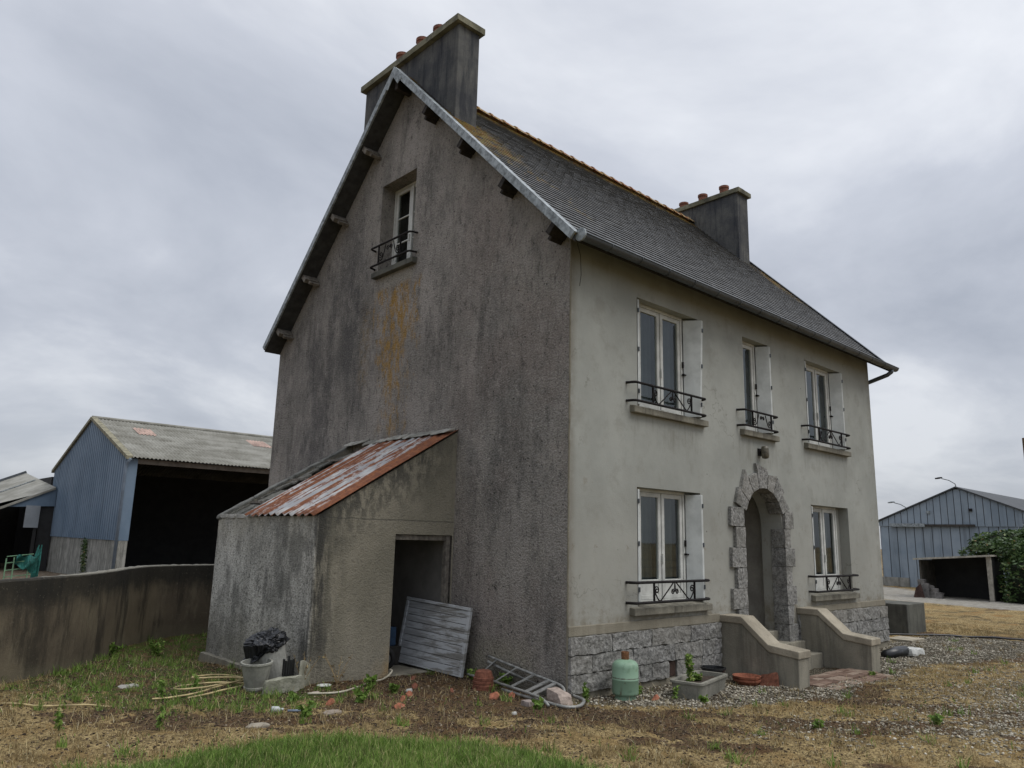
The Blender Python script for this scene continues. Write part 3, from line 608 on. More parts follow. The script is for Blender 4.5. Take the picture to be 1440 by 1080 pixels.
# ------------------------------------------------------------------ the farmhouse
L, W, HE = 9.255, 8.205, 5.667
RY, RZ, EY, EZ, EYL = 3.932, 9.857, -.348, 5.539, 8.229
SL = (RZ - EZ) / (RY - EY)
house = thing('farmhouse', 'tall grey rendered farmhouse with slate roof, arched granite doorway and weathered gable', 'house', (L / 2, W / 2, 0))
GB = -.35
def zroof(y): return EZ + (y - EY) * SL if y < RY else EZ + (EYL - y) * (RZ - EZ) / (EYL - RY)
def holed(mb, us, vs, holes, P):
    for i in range(len(us) - 1):
        for j in range(len(vs) - 1):
            cu, cv = (us[i] + us[i + 1]) / 2, (vs[j] + vs[j + 1]) / 2
            if any(a < cu < b and c < cv < d for a, b, c, d in holes): continue
            mb.add([P(us[i], vs[j]), P(us[i + 1], vs[j]), P(us[i + 1], vs[j + 1]), P(us[i], vs[j + 1])], [(0, 1, 2, 3)])
WIN = [(1.37, 2.87, 3.63, 5.197), (4.19, 5.033, 3.63, 5.197), (6.364, 7.856, 3.63, 5.197), (1.34, 2.84, .984, 2.532), (6.33, 7.837, .984, 2.532)]
AX0, AX1, ASP = 3.97, 5.25, 2.10; AR = (AX1 - AX0) / 2; AC = (AX0 + AX1) / 2
mb = MB(); holes = [w_ for w_ in WIN] + [(AX0, AX1, GB - 1, ASP + AR)]
us = sorted({0, L, *[v for w_ in holes for v in w_[:2]]}); vs = sorted({GB, HE + .1, ASP + AR, *[v for w_ in WIN for v in w_[2:]]})
holed(mb, us, vs, holes, lambda u, v: (u, 0, v))
arc = [(AC - AR * math.cos(a), ASP + AR * math.sin(a)) for a in np.linspace(0, PI, 25)]
for k in range(12):     # spandrels round the arch
    (xa, za), (xb, zb_) = arc[k], arc[k + 1]; mb.add([(xa, 0, za), (xb, 0, zb_), (xb, 0, ASP + AR), (xa, 0, ASP + AR)], [(0, 1, 2, 3)])
    (xa, za), (xb, zb_) = arc[24 - k], arc[23 - k]; mb.add([(xa, 0, za), (xb, 0, zb_), (xb, 0, ASP + AR), (xa, 0, ASP + AR)], [(0, 1, 2, 3)])
RD = .15
for a, b, c, d in WIN:
    for q in ([(a, 0, c), (a, RD + .1, c), (a, RD + .1, d), (a, 0, d)], [(b, 0, c), (b, RD + .1, c), (b, RD + .1, d), (b, 0, d)], [(a, 0, d), (b, 0, d), (b, RD + .1, d), (a, RD + .1, d)], [(a, 0, c), (b, 0, c), (b, RD + .1, c), (a, RD + .1, c)]):
        mb.add(q, [(0, 1, 2, 3)])
pr = [(AX0, .30)] + arc + [(AX1, .30)]
for k in range(len(pr) - 1):
    (xa, za), (xb, zb_) = pr[k], pr[k + 1]; mb.add([(xa, 0, za), (xb, 0, zb_), (xb, .38, zb_), (xa, .38, za)], [(0, 1, 2, 3)])
# far gable (faces +X) and rear wall close the shell
gp = [(0, GB), (W, GB), (W, zroof(W) - .1), (RY, RZ - .12), (0, HE + .1)]
mb.add([(L, u, v) for u, v in gp], [(0, 1, 2, 3, 4)]); mb.add([(0, W, GB), (L, W, GB), (L, W, zroof(W) - .1), (0, W, zroof(W) - .1)], [(0, 1, 2, 3)])
# porch recess behind the arch
x0_, x1_, y0_, y1_, z0_, z1_ = 3.80, 5.42, .38, 1.75, .30, 2.95
fr = MB()
for q in ([(x0_, y0_, z0_), (x0_, y1_, z0_), (x0_, y1_, z1_), (x0_, y0_, z1_)], [(x1_, y0_, z0_), (x1_, y1_, z0_), (x1_, y1_, z1_), (x1_, y0_, z1_)], [(x0_, y1_, z0_), (x1_, y1_, z0_), (x1_, y1_, z1_), (x0_, y1_, z1_)],
          [(x0_, y0_, z1_), (x1_, y0_, z1_), (x1_, y1_, z1_), (x0_, y1_, z1_)], [(x0_, y0_, z0_), (x1_, y0_, z0_), (x1_, y1_, z0_), (x0_, y1_, z0_)]): fr.add(q, [(0, 1, 2, 3)])
for k in range(len(pr) - 1):      # inner face round the arch
    (xa, za), (xb, zb_) = pr[k], pr[k + 1]
    def o_(p): return (x0_ if p[0] < AC - .01 else x1_ if p[0] > AC + .01 else AC, z1_ if p[1] > ASP + AR * .7 else p[1])
    A, B = o_((xa, za)), o_((xb, zb_)); fr.add([(xa, .38, za), (xb, .38, zb_), (B[0], .38, B[1]), (A[0], .38, A[1])], [(0, 1, 2, 3)])
mb.build('facade_wall', M_fac, house)
fr.build('porch', simple('porch render', (.33, .315, .28), .9, .2, 3, .004), house)
d = MB(); d.box(4.08, 5.12, 1.69, 1.745, .50, 2.6)
for zz in (.62, 1.3, 1.98): d.box(4.2, 4.56, 1.675, 1.70, zz, zz + .55); d.box(4.64, 5.0, 1.675, 1.70, zz, zz + .55)
dr = d.build('door', M_wood, house, bevel=.006); MB().lathe([(0, 0), (.03, 0), (.03, .05), (0, .05)], (4.16, 1.66, 1.5), 10, m=Matrix.Rotation(PI / 2, 3, 'X')).build('handle', M_iron, dr)

# gable wall facing the camera, finely faceted for an uneven outline
gm = MB(); GW = (3.594, 4.635, 6.33, 7.978)
ys = sorted({0, W, RY, GW[0], GW[1], *np.linspace(0, W, 30)})
def gtop(y): return zroof(y) - .11 if 0 < y < W else (HE + .1 if y == 0 else zroof(W) - .12)
for i in range(len(ys) - 1):
    a, b = ys[i], ys[i + 1]; cut = [GB] + ([GW[2], GW[3]] if GW[0] < (a + b) / 2 < GW[1] else [])
    if len(cut) == 1: gm.add([(0, a, GB), (0, b, GB), (0, b, gtop(b)), (0, a, gtop(a))], [(0, 1, 2, 3)])
    else:
        gm.add([(0, a, GB), (0, b, GB), (0, b, GW[2]), (0, a, GW[2])], [(0, 1, 2, 3)]); gm.add([(0, a, GW[3]), (0, b, GW[3]), (0, b, gtop(b)), (0, a, gtop(a))], [(0, 1, 2, 3)])
a, b, c, d_ = GW
for q in ([(0, a, c), (.42, a, c), (.42, a, d_), (0, a, d_)], [(0, b, c), (.42, b, c), (.42, b, d_), (0, b, d_)], [(0, a, d_), (0, b, d_), (.42, b, d_), (.42, a, d_)], [(0, a, c), (0, b, c), (.42, b, c), (.42, a, c)]): gm.add(q, [(0, 1, 2, 3)])
gm.build('gable_wall', M_gable, house)
# corner bead where the two renders meet, a slightly ragged fillet
bead = MB(); zz = np.linspace(GB, HE + .08, 60)
bead.tube([(.004 + .006 * mnoise.noise(Vector((0, 0, q * 6))), .004 + .006 * mnoise.noise(Vector((5, 0, q * 6))), q) for q in zz], .014, 6).build('corner_bead', M_mortar, house)

# granite base course
for q in ((.0, 3.24, .695, .813), (5.60, L, .695, .80), (.0, 3.24, GB, .062), (5.6, L, GB, .03)): MB().box(q[0], q[1], -.022, .01, q[2], q[3]).build('plinth_band', M_plast, house, bevel=.008)
g = MB(); courses = [(.490, .690, [.0, .76, 1.56, 2.44, 3.22]), (.279, .478, [.0, .39, 1.16, 2.06, 2.74, 3.22]), (.068, .267, [.0, .78, 1.30, 1.56, 1.93]), (.068, .267, [2.11, 2.70, 3.22])]
for z0, z1, xs in courses:
    for a, b in zip(xs, xs[1:]):
        rock(g, hexc(a + .006, b - .006, -.056, .012, z0, z1), (max(5, int((b - a) / .03)), 3, 8), .017, 9, random.random(), rnd=.02, seed=a * 7 + z0)
g.build('granite_plinth', M_gran, house); g = MB()
for z0, z1, off in ((.47, .685, 0), (.245, .46, .35), (.03, .235, .1)):
    xs = [5.60] + [q for q in np.arange(5.6 + .4 + off, 9.1, .72)] + [L]
    for a, b in zip(xs, xs[1:]): rock(g, hexc(a + .006, b - .006, -.056, .012, z0, z1), (max(5, int((b - a) / .05)), 3, 6), .017, 9, random.random(), rnd=.02, seed=a * 7 + z0)
g.build('granite_plinth', M_gran, house)
MB().box(.02, 3.23, -.012, .006, .05, .70).build('mortar_bed', M_mortar, house); MB().box(5.61, L - .01, -.012, .006, .02, .70).build('mortar_bed', M_mortar, house)
MB().box(1.94, 2.10, -.030, -.014, .075, .262).build('air_vent', simple('rusty vent', (.05, .03, .022), .9, .4, 30), house)

# door surround stones
g = MB(); hts = [(.25, .545), (.553, .848), (.856, 1.155), (1.163, 1.46), (1.468, 1.762), (1.77, 2.075), (2.083, 2.375)]
for k, (z0, z1) in enumerate(hts):
    lw = .385 if k % 2 == 0 else .255; rw = .17 if k % 2 else .30
    rock(g, hexc(AX0 - lw, AX0 - .0 + .02 - (.03 if k == 6 else 0), -.055, .2, z0, z1), (9, 6, 7), .008, 11, random.random() * .6, rnd=.02, seed=k)
    rock(g, hexc(AX1 - .02 + (.03 if k == 6 else 0), AX1 + rw, -.055, .2, z0, z1), (9, 6, 7), .008, 11, random.random() * .6, rnd=.02, seed=k + 20)
segs = [(159, 142, .90, .93), (142, 122, .86, 1.0), (122, 103, .86, .84), (103, 80, .99, .90), (80, 61, .82, .92), (61, 41, .90, .86), (41, 20, .78, .86)]
for k, (a0, a1, r0, r1) in enumerate(segs):
    a0, a1 = math.radians(a0 - .6), math.radians(a1 + .6); ri = AR - .02
    def pp(a, r): return (AC + r * math.cos(a), ASP + r * math.sin(a))
    p0, p1 = pp(a0, ri), pp(a1, ri); q0, q1 = pp(a0, r0 * 1.04), pp(a1, r1 * 1.04)
    c_ = [(p0[0], -.055, p0[1]), (p1[0], -.055, p1[1]), (p1[0], .2, p1[1]), (p0[0], .2, p0[1]), (q0[0], -.055, q0[1]), (q1[0], -.055, q1[1]), (q1[0], .2, q1[1]), (q0[0], .2, q0[1])]
    rock(g, c_, (7, 6, 9), .008, 11, random.random() * .6, rnd=.02, seed=k + 40)
g.build('door_surround', M_gran, house)

# entrance: two cheek walls with sloping copings, steps between
def cheek(x0, x1, gzv_):
    pts = [(0, .80), (-.36, .80), (-.76, .465), (-1.2, .42)]
    o = MB().prism([(0.0, -.4)] + [(p[0] * .985, p[1] - .095) for p in pts] + [(-1.17, -.4)], 0, x0 + .02, x1 - .02).build('cheek_wall', M_cheek, house, bevel=.008)
    top = [(p[0], p[1]) for p in pts]; low = [(p[0], p[1] - .10) for p in pts][::-1]
    MB().prism(top + low, 0, x0, x1).build('coping', M_cope, o, bevel=.012)
cheek(3.245, 3.59, 0); cheek(5.60, 5.95, 0)
st = MB()
for k in range(3): st.box(3.60, 5.59, -.42 + .28 * k, .40, -.3, -.02 + .155 * (k + 1) - k * .002)
st.build('doorstep', M_cheek, house, bevel=.012)

# window sills, windows, shutters, railings
def scroll(c, r0, turns, a0, dirn, n=26):     # spiral in the (u,v) plane
    return [(c[0] + r0 * (1 - .82 * i / n) * math.cos(a0 + dirn * turns * 2 * PI * i / n), c[1] + r0 * (1 - .82 * i / n) * math.sin(a0 + dirn * turns * 2 * PI * i / n)) for i in range(n + 1)]
def railing(parent, P, w_, h, small=False, inner=.17, bow=.0):
    """P(u, v, d) -> world, u along the wall 0..w, v up, d out of the wall"""
    m = MB()
    for v in (0, h):
        pts = [P(0, v, .0)] + [P(.02 + .06 * (1 - math.cos(t)), v, .03 + .10 * math.sin(t)) for t in np.linspace(0, PI / 2, 5)] + [P(w_ - .02 - .06 * (1 - math.cos(t)), v, .03 + .10 * math.sin(t)) for t in np.linspace(PI / 2, 0, 5)] + [P(w_, v, 0)]
        m.tube(pts, .018, 8)
    a, b = inner * w_, (1 - inner) * w_
    for u in (a, b): m.bar(P(u, 0, .13), P(u, h, .13), .028, .012, up=Vector(P(1, 0, 0)) - Vector(P(0, 0, 0)))
    mid = (a + b) / 2; s_ = h * .24
    D = .13; r = .009
    def T(uv): m.tube([P(u, v, D) for u, v in uv], r, 6)
    for sg in (1, -1):
        e = a if sg > 0 else b
        hw = abs(mid - e)
        if small:
            T(scroll((e + sg * s_ * .9, h * .45), s_ * .8, 1.35, PI if sg > 0 else 0, sg)); T([(e + sg * (.12 * s_ + t * hw * .62), h * (.28 - .24 * math.sin(PI * t)) + h * .62 * t * t) for t in np.linspace(0, 1, 10)])
            T(scroll((mid - sg * s_ * .62, h * .66), s_ * .55, 1.3, PI if sg < 0 else 0, sg))
        else:
            T(scroll((e + sg * s_ * .95, h * .60), s_ * .85, 1.45, PI if sg > 0 else 0, -sg))
            T([(e + sg * (s_ * .1 + hw * .34 * t), h * (.60 - .55 * math.sin(PI / 2 * min(1, t * 1.25)) + (.0 if t < .8 else .35 * (t - .8)))) for t in np.linspace(0, 1, 9)])
            T([(e + sg * (s_ * .1 + hw * .34), h * .12), (mid - sg * s_ * .35, h * .98)])
            T(scroll((mid - sg * s_ * .72, h * .48), s_ * .62, 1.4, PI if sg < 0 else 0, sg))
            T([(mid, h * .98), (mid - sg * s_ * .12, h * .6)])
    return m.build('window_railing', M_iron, parent)
def window(name_i, wx, P, wdt, z0, z1, dep, panel=0.0, leaves=2, muntin=0, sill=None, shutters=(1, 1), tilt=0, rail=True, inset=0, curtain=True):
    """P(u, d, z): u across 0..wdt, d depth into the wall"""
    def B(m, u0, u1, d0, d1, a, b): return m.hexa([P(u0, d0, a), P(u1, d0, a), P(u1, d1, a), P(u0, d1, a), P(u0, d0, b), P(u1, d0, b), P(u1, d1, b), P(u0, d1, b)])
    f = MB(); t = .04; D0, D1 = dep, dep + .07; m0, m1 = inset, wdt - inset
    zb_ = z0 + .02
    B(f, m0, m0 + t, D0, D1, zb_, z1); B(f, m1 - t, m1, D0, D1, zb_, z1); B(f, m0 + t, m1 - t, D0, D1, z1 - t, z1); B(f, m0 + t, m1 - t, D0, D1, zb_, zb_ + t)
    win = f.build('window', M_white, house, bevel=.004)
    if inset:
        fl = MB(); B(fl, .002, m0 - .002, D0 + .03, D1, z0 + .02, z1 - .002); fl.build('jamb_lining', M_pvc, win)
        fl = MB(); B(fl, m1 + .002, wdt - .002, D0 + .03, D1, z0 + .02, z1 - .002); fl.build('jamb_lining', M_pvc if shutters[1] else M_fac, win)
    lw = (m1 - m0 - 2 * t) / leaves
    for k in range(leaves):
        a = m0 + t + lw * k + .003; b = a + lw - .006; c = MB(); s_ = .062; e0, e1 = D0 + .012, D0 + .055; za, zc = zb_ + t + .003, z1 - t - .003
        B(c, a, a + s_, e0 - (.012 if k else 0), e1, za, zc); B(c, b - s_, b, e0, e1, za, zc); B(c, a + s_, b - s_, e0, e1, zc - s_, zc); zp = za + s_ + panel
        B(c, a + s_, b - s_, e0, e1, za, za + s_)
        if panel: B(c, a + s_, b - s_, e0 + .012, e1 - .012, za + s_, zp - .03); B(c, a + s_, b - s_, e0, e1, zp - .03, zp)
        for q in range(muntin): zm = zp + (zc - s_ - zp) * (q + 1) / (muntin + 1); B(c, a + s_, b - s_, e0 + .006, e1 - .006, zm - .012, zm + .012)
        cs = c.build('casement', M_white, win, bevel=.005)
        gp_ = MB(); gp_.add([P(a + s_ - .005, e0 + .022, zp - .005), P(b - s_ + .005, e0 + .022, zp - .005), P(b - s_ + .005, e0 + .022, zc - s_ + .005), P(a + s_ - .005, e0 + .022, zc - s_ + .005)], [(0, 1, 2, 3)]); gp_.build('glass_pane', M_glass, win)
    if leaves == 2: hb = MB(); B(hb, m0 + t + lw - .006, m0 + t + lw + .02, D0 - .022, D0 + .0, z0 + .55, z0 + .67); hb.build('window_handle', M_white, win)
    if curtain:
        cu = MB(); n = 70; us_ = np.linspace(.03, wdt - .03, n)
        for i in range(n - 1):
            q = [D1 + .07 + .022 * math.sin(u * 55 + 2 * math.sin(u * 9)) for u in us_[i:i + 2]]
            cu.add([P(us_[i], q[0], z0 + .05), P(us_[i + 1], q[1], z0 + .05), P(us_[i + 1], q[1], z1 - .03), P(us_[i], q[0], z1 - .03)], [(0, 1, 2, 3)])
        cu.build('curtain', M_curt, win, smooth=True)
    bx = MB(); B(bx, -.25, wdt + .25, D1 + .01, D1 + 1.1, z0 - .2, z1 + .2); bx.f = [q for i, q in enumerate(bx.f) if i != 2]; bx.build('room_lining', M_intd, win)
    for side, on in ((0, shutters[0]), (1, shutters[1])):
        if not on: continue
        m = MB(); out_ = -.006 if side == 0 else -.045; th = .042
        ua, ub = (.006, inset - .03) if side == 0 else (wdt - .006, wdt - inset + .03); sg = 1 if side == 0 else -1
        tl = tilt if side else 0
        c = [P(u, d, z) for z, k_ in ((z0 + .03, 0), (z1 - .03, 1)) for u, d in ((ua + tl * k_, out_ - tl * k_ * .6), (ua + sg * th + tl * k_, out_ - tl * k_ * .6), (ub + sg * th * .6, dep - .012), (ub - sg * th * .4, dep - .012))]
        m.hexa(c); sh = m.build('shutter', M_pvc, win, bevel=.004)
        for f_ in (.12, .5, .86):
            zc = z0 + (z1 - z0) * f_; uu = ua + sg * .015 + tl * f_; hg = MB(); B(hg, uu - .012, uu + .012, out_ - .014 - tl * .6 * f_, out_ - .001 - tl * .6 * f_, zc, zc + .06); hg.build('shutter_hinge', M_zinc, win)
        if side == 1:
            zc = z0 + (z1 - z0) * .42; hg = MB(); B(hg, m1 - .03, m1 - .005, D0 - .035, D0 - .004, zc, zc + .03); B(hg, m1 - .028, m1 + .05, D0 - .045, D0 - .03, zc + .005, zc + .024); hg.build('shutter_latch', M_iron, win)
            hg = MB(); B(hg, m1 - .025, m1 + .0, D0 - .025, D0 - .004, z0 + (z1 - z0) * .5, z0 + (z1 - z0) * .5 + .09); hg.build('shutter_bolt', M_iron, win)
    if sill:
        a, b, o_, h = sill; m = MB()
        c = [P(a, -o_, z0 - h), P(b, -o_, z0 - h), P(b, dep + .02, z0 - h), P(a, dep + .02, z0 - h), P(a, -o_, z0 - .012), P(b, -o_, z0 - .012), P(b, dep + .02, z0 + .018), P(a, dep + .02, z0 + .018)]
        # side ears stop at the wall face; the middle runs into the reveal
        m.hexa([P(a, -o_, z0 - h), P(b, -o_, z0 - h), P(b, 0.003, z0 - h), P(a, 0.003, z0 - h), P(a, -o_, z0 - .014), P(b, -o_, z0 - .014), P(b, 0.003, z0 + .004), P(a, 0.003, z0 + .004)])
        m.hexa([P(0.002, 0.0, z0 - .02), P(wdt - .002, 0.0, z0 - .02), P(wdt - .002, dep + .02, z0 - .02), P(.002, dep + .02, z0 - .02), P(.002, 0, z0 + .004), P(wdt - .002, 0, z0 + .004), P(wdt - .002, dep + .02, z0 + .02), P(.002, dep + .02, z0 + .02)])
        m.build('window_sill', M_sill if inset else M_darkc, win, bevel=.01)
    if rail:
        r0, r1, zr0, zr1 = rail
        railing(win, lambda u, v, d: P(r0 + u, -d, zr0 + v), r1 - r0, zr1 - zr0, small=(wdt < 1.2), inner=(.24 if wdt > 1.2 else .24))
    return win
for k, (a, b, c, d_) in enumerate(WIN):
    wd = b - a; up = c > 3
    window(k, a, lambda u, dd, z, a=a: (a + u, dd, z), wd, c, d_, RD, inset=.19, leaves=1 if k == 1 else 2, panel=0 if up else .20, sill=(-.17, wd + .12, .085, .105), shutters=(1, 0) if k == 4 else ((0, 1) if k == 1 else (1, 1)), tilt=.05 if k == 0 else 0,
           rail=(-.25 if wd > 1 else -.26, wd + .03 if wd > 1 else wd + .04, (3.675 if up else 1.043), (3.925 if up else 1.297)))
window(9, 0, lambda u, dd, z: (dd, GW[1] - u, z), GW[1] - GW[0], GW[2], GW[3], .27, muntin=2, sill=(-.06, 1.18, .10, .11), shutters=(0, 0), rail=(-.10, 1.17, 6.42, 6.76), curtain=False)

# roof: boarding, slates, ridge, verge, purlins, gutter
roof = MB()
RX0, RX1 = -.33, 9.55
for (ya, za, yb, zb_) in ((EY, EZ, RY, RZ), (RY, RZ, EYL, EZ)):
    roof.hexa([(RX0, ya, za - .10), (RX1, ya, za - .10), (RX1, yb, zb_ - .10), (RX0, yb, zb_ - .10), (RX0, ya, za - .035), (RX1, ya, za - .035), (RX1, yb, zb_ - .035), (RX0, yb, zb_ - .035)])
rf = roof.build('roof', M_soff, house)
sm = MB(); Ls = math.hypot(RY - EY, RZ - EZ); rows = 46; expo = Ls / rows; wds = .215
for side in (0, 1):
    A = Vector((0, EY if side == 0 else EYL, EZ)); T = Vector((0, RY, RZ)); dv = (T - A).normalized(); nv = Vector((0, -dv.z, dv.y)) if side == 0 else Vector((0, dv.z, -dv.y))
    if nv.z < 0: nv = -nv
    lenS = (T - A).length; ex = lenS / rows
    for r in range(rows):
        xx = RX0 - .02 + (-(r % 2) * wds / 2)
        while xx < RX1:
            x0, x1 = max(xx, RX0 - .02) + .002, min(xx + wds, RX1 + .02) - .002; xx += wds
            if x1 - x0 < .02: continue
            s0 = r * ex - .015 + random.uniform(-.004, .004); s1 = s0 + ex * 1.5; h0 = .010 + random.uniform(0, .003); tw = random.uniform(-.0015, .0015)
            if s1 > lenS: s1 = lenS
            p = []
            for hh in (-.02, 0):
                for (xq, sq, hz) in ((x0, s0, h0 + tw), (x1, s0, h0 - tw), (x1, s1, -.014), (x0, s1, -.014)): p.append(Vector((xq, 0, 0)) + A + dv * sq + nv * (hz + (hh if sq == s0 else hh * .3)))
            sm.hexa(p, min(1, max(0, random.gauss(.45, .14))))
sm.build('slates', M_slate, rf)
rt = MB(); xq = .5
while xq < 8.75:
    n = 9; l = .36; vs_ = []
    for (xx, r) in ((xq, .118), (xq + l * .86, .105), (xq + l * .86, .128), (xq + l * 1.0, .128)):
        for k in range(n): a = PI * (.06 + .88 * k / (n - 1)); vs_.append((xx, RY + r * 1.05 * math.cos(a), RZ - .045 + r * math.sin(a)))
    fs_ = [(i * n + k, i * n + k + 1, (i + 1) * n + k + 1, (i + 1) * n + k) for i in range(3) for k in range(n - 1)]
    rt.add(vs_, fs_); xq += l * .93
rt.build('ridge_tiles', M_ridge, rf)
def verge(xa, xb, mat):
    v = MB()
    for (ya, za, yb, zb_, sg) in ((EY - .02, EZ - .02, RY, RZ, 1), (RY, RZ, EYL + .02, EZ - .02, -1)):
        d = Vector((0, yb - ya, zb_ - za)).normalized(); nrm = Vector((0, -d.z, d.y)); nrm = nrm if nrm.z > 0 else -nrm
        A, B = Vector((xa, ya, za)), Vector((xa, yb, zb_))
        Bx = Vector((xb - xa, 0, 0))
        v.hexa([A - nrm * .075, B - nrm * .075, B - nrm * .075 + Bx, A - nrm * .075 + Bx, A + nrm * .022, B + nrm * .022, B + nrm * .022 + Bx, A + nrm * .022 + Bx])
        v.hexa([A + nrm * .023, B + nrm * .023, B + nrm * .023 + Bx * 3.5, A + nrm * .023 + Bx * 3.5, A + nrm * .034, B + nrm * .034, B + nrm * .034 + Bx * 3.5, A + nrm * .034 + Bx * 3.5])
    return v
verge(-.365, -.332, None).build('verge_board', M_zincl, rf)
verge(9.585, 9.552, None).build('verge_board', M_zinc, rf)
# apex plate
MB().prism([(RY - .26, RZ - .30), (RY, RZ + .04), (RY + .26, RZ - .30), (RY + .15, RZ - .36), (RY, RZ - .17), (RY - .15, RZ - .36)], 0, -.375, -.367).build('apex_plate', M_zincl, rf)
for yy in (.03, 1.0, 1.99, 2.97, 3.93, 4.93, 5.93, 6.9, 7.82):
    zt = zroof(yy) - .115; m = MB()
    ang_ = math.atan(SL) * (1 if yy < RY else -1)
    R_ = Matrix.Translation((0, yy, zt)) @ Matrix.Rotation(ang_ if abs(yy - RY) > .1 else 0, 4, 'X')
    m.box(-.30, .004, -.045, .045, -.17 if abs(yy - RY) > .1 else -.26, -.0 if abs(yy - RY) > .1 else -.09, m=R_); m.box(-.22, .004, -.03, .03, -.24, -.175, m=R_) if abs(yy - RY) > .1 else None
    m.build('purlin_end', M_wood if yy > 4.5 else M_woodd, rf, bevel=.008)
# gutter
gu = MB(); n = 9; gr = .072; gy_, gz_ = -.425, 5.515
vs_ = []
for xx in (-.27, 9.62):
    for rr in (gr, gr - .006):
        for k in range(n): a = PI + PI * k / (n - 1); vs_.append((xx, gy_ + rr * math.cos(a), gz_ + rr * math.sin(a)))
fs_ = [(k, k + 1, 2 * n + k + 1, 2 * n + k) for k in range(n - 1)] + [(n + k, n + k + 1, 3 * n + k + 1, 3 * n + k) for k in range(n - 1)]
gu.add(vs_, fs_)
for xx in (-.27, 9.62): gu.add([(xx, gy_ + gr * math.cos(PI + PI * k / 8), gz_ + gr * math.sin(PI + PI * k / 8)) for k in range(9)], [tuple(range(9))])
gu.tube([(-.27, gy_ - gr, gz_), (9.62, gy_ - gr, gz_)], .009, 6)
for xx in np.arange(.25, 9.5, .62): gu.tube([(xx, gy_ + (gr + .003) * math.cos(PI + PI * k / 8), gz_ + (gr + .003) * math.sin(PI + PI * k / 8)) for k in range(9)], .006, 5)
gut = gu.build('gutter', M_zinc, rf, smooth=True)
ec = MB(); ec.lathe([(0.0, -.014), (.085, -.014), (.088, 0), (.085, .012), (0, .016)], (-.285, gy_ + .0, gz_ - .005), 16, m=Matrix.Rotation(-PI / 2, 3, 'Y')); ec.build('gutter_cap', M_zincl, rf)
dp = MB(); dp.tube([(9.40, -.425, 5.46), (9.40, -.42, 5.41), (9.38, -.34, 5.35), (9.35, -.12, 5.28), (9.335, .08, 5.22), (9.33, .17, 5.10), (9.33, .17, 4.5), (9.33, .17, 0)], .043, 10)
dp.build('downpipe', M_zinc, rf, smooth=True)

# chimneys
def chimney(x0, x1, y0, y1, zt, zb_, pots, tl):
    o = MB().box(x0, x1, y0, y1, zb_, zt).build('chimney', M_stack, rf, bevel=.012); o['label'] = tl
    return o
for (x0, x1, npots, tl) in ((.003, .46, [(.16, 3.35, .30, .0), (.16, 3.86, .33, 1), (.16, 4.5, .34, 1)], None), (8.755, 9.235, [(9.0, 3.1, .32, 1), (9.0, 3.72, .30, 1), (9.0, 4.3, .26, 1), (9.0, 4.9, .24, 1)], None)):
    y0, y1, zt = 2.60, 5.46, 10.243
    ch = MB().box(x0, x1, y0, y1, 8.2, zt).build('chimney', M_stack, house, bevel=.012)
    cp = MB(); rock(cp, hexc(x0 - .085 if x0 < 1 else x0 - .05, x1 + .06, y0 - .07, y1 + .07, zt + .002, zt + .115), (6, 40, 3), .004, 9, .2, rnd=.0)
    cp.build('chimney_cap', mat_concrete('lichened cap', (.13, .125, .085), (.22, .21, .15), (.05, .048, .042), .7, False), ch)
    for (px_, py_, hh, kk) in npots:
        m = MB(); m.lathe([(.115, 0), (.11, hh * .8), (.125, hh * .82), (.125, hh), (.09, hh), (.085, 0.02)], (px_, py_, zt + .08), 18); m.build('chimney_pot', M_pot, ch, smooth=False)

# wall lantern over the door
ln = MB(); ln.box(4.54, 4.64, -.03, .0, 3.24, 3.36); ln.tube([(4.59, -.03, 3.3), (4.59, -.10, 3.31)], .02, 8)
lo = ln.build('door_lamp', M_iron, house, bevel=.004)
MB().lathe([(0, .10), (.06, .095), (.075, .06), (.075, -.05), (.055, -.09), (0, -.10)], (4.59, -.11, 3.29), 18, m=Matrix.Diagonal((.85, .85, 1.05))).build('lamp_glass', simple('clouded lamp glass', (.11, .10, .075), .35, .5, 20), lo, smooth=True)
# loose wire under the eaves
MB().tube([(.10, -.02, 5.62), (.13, -.05, 5.45), (.16, -.035, 5.2), (.15, -.02, 5.05)], .004, 5).build('loose_wire', M_iron, house)

# ------------------------------------------------------------------ lean-to shed on the gable
lt = thing('lean_to_shed', 'small cement lean-to against the gable with rusty tin roof and open doorway', 'shed', (-1.05, 3.7, 0))
SX, SY0, SY1, SZ0, SZ1 = -2.148, 2.2035, 5.20, 2.026, 3.304
def rz(x): return SZ1 + x * (SZ1 - SZ0) / -SX
m = MB(); TH = .14; DX0, DX1, DZ = -.98, -.025, 1.832
for y in (SY0, SY0 + TH):
    m.add([(SX, y, GB), (DX0, y, GB), (DX0, y, DZ), (SX, y, DZ)], [(0, 1, 2, 3)])
    m.add([(SX, y, DZ), (DX0, y, DZ), (DX1, y, DZ), (0, y, DZ), (0, y, rz(0)), (SX, y, rz(SX))], [(0, 1, 2, 3, 4, 5)])
    m.add([(DX1, y, GB), (0, y, GB), (0, y, DZ), (DX1, y, DZ)], [(0, 1, 2, 3)])
m.add([(DX0, SY0, GB), (DX0, SY0 + TH, GB), (DX0, SY0 + TH, DZ), (DX0, SY0, DZ)], [(0, 1, 2, 3)]); m.add([(DX0, SY0, DZ), (DX1, SY0, DZ), (DX1, SY0 + TH, DZ), (DX0, SY0 + TH, DZ)], [(0, 1, 2, 3)])
m.add([(SX, SY0, rz(SX)), (0, SY0, rz(0)), (0, SY0 + TH, rz(0)), (SX, SY0 + TH, rz(SX))], [(0, 1, 2, 3)])
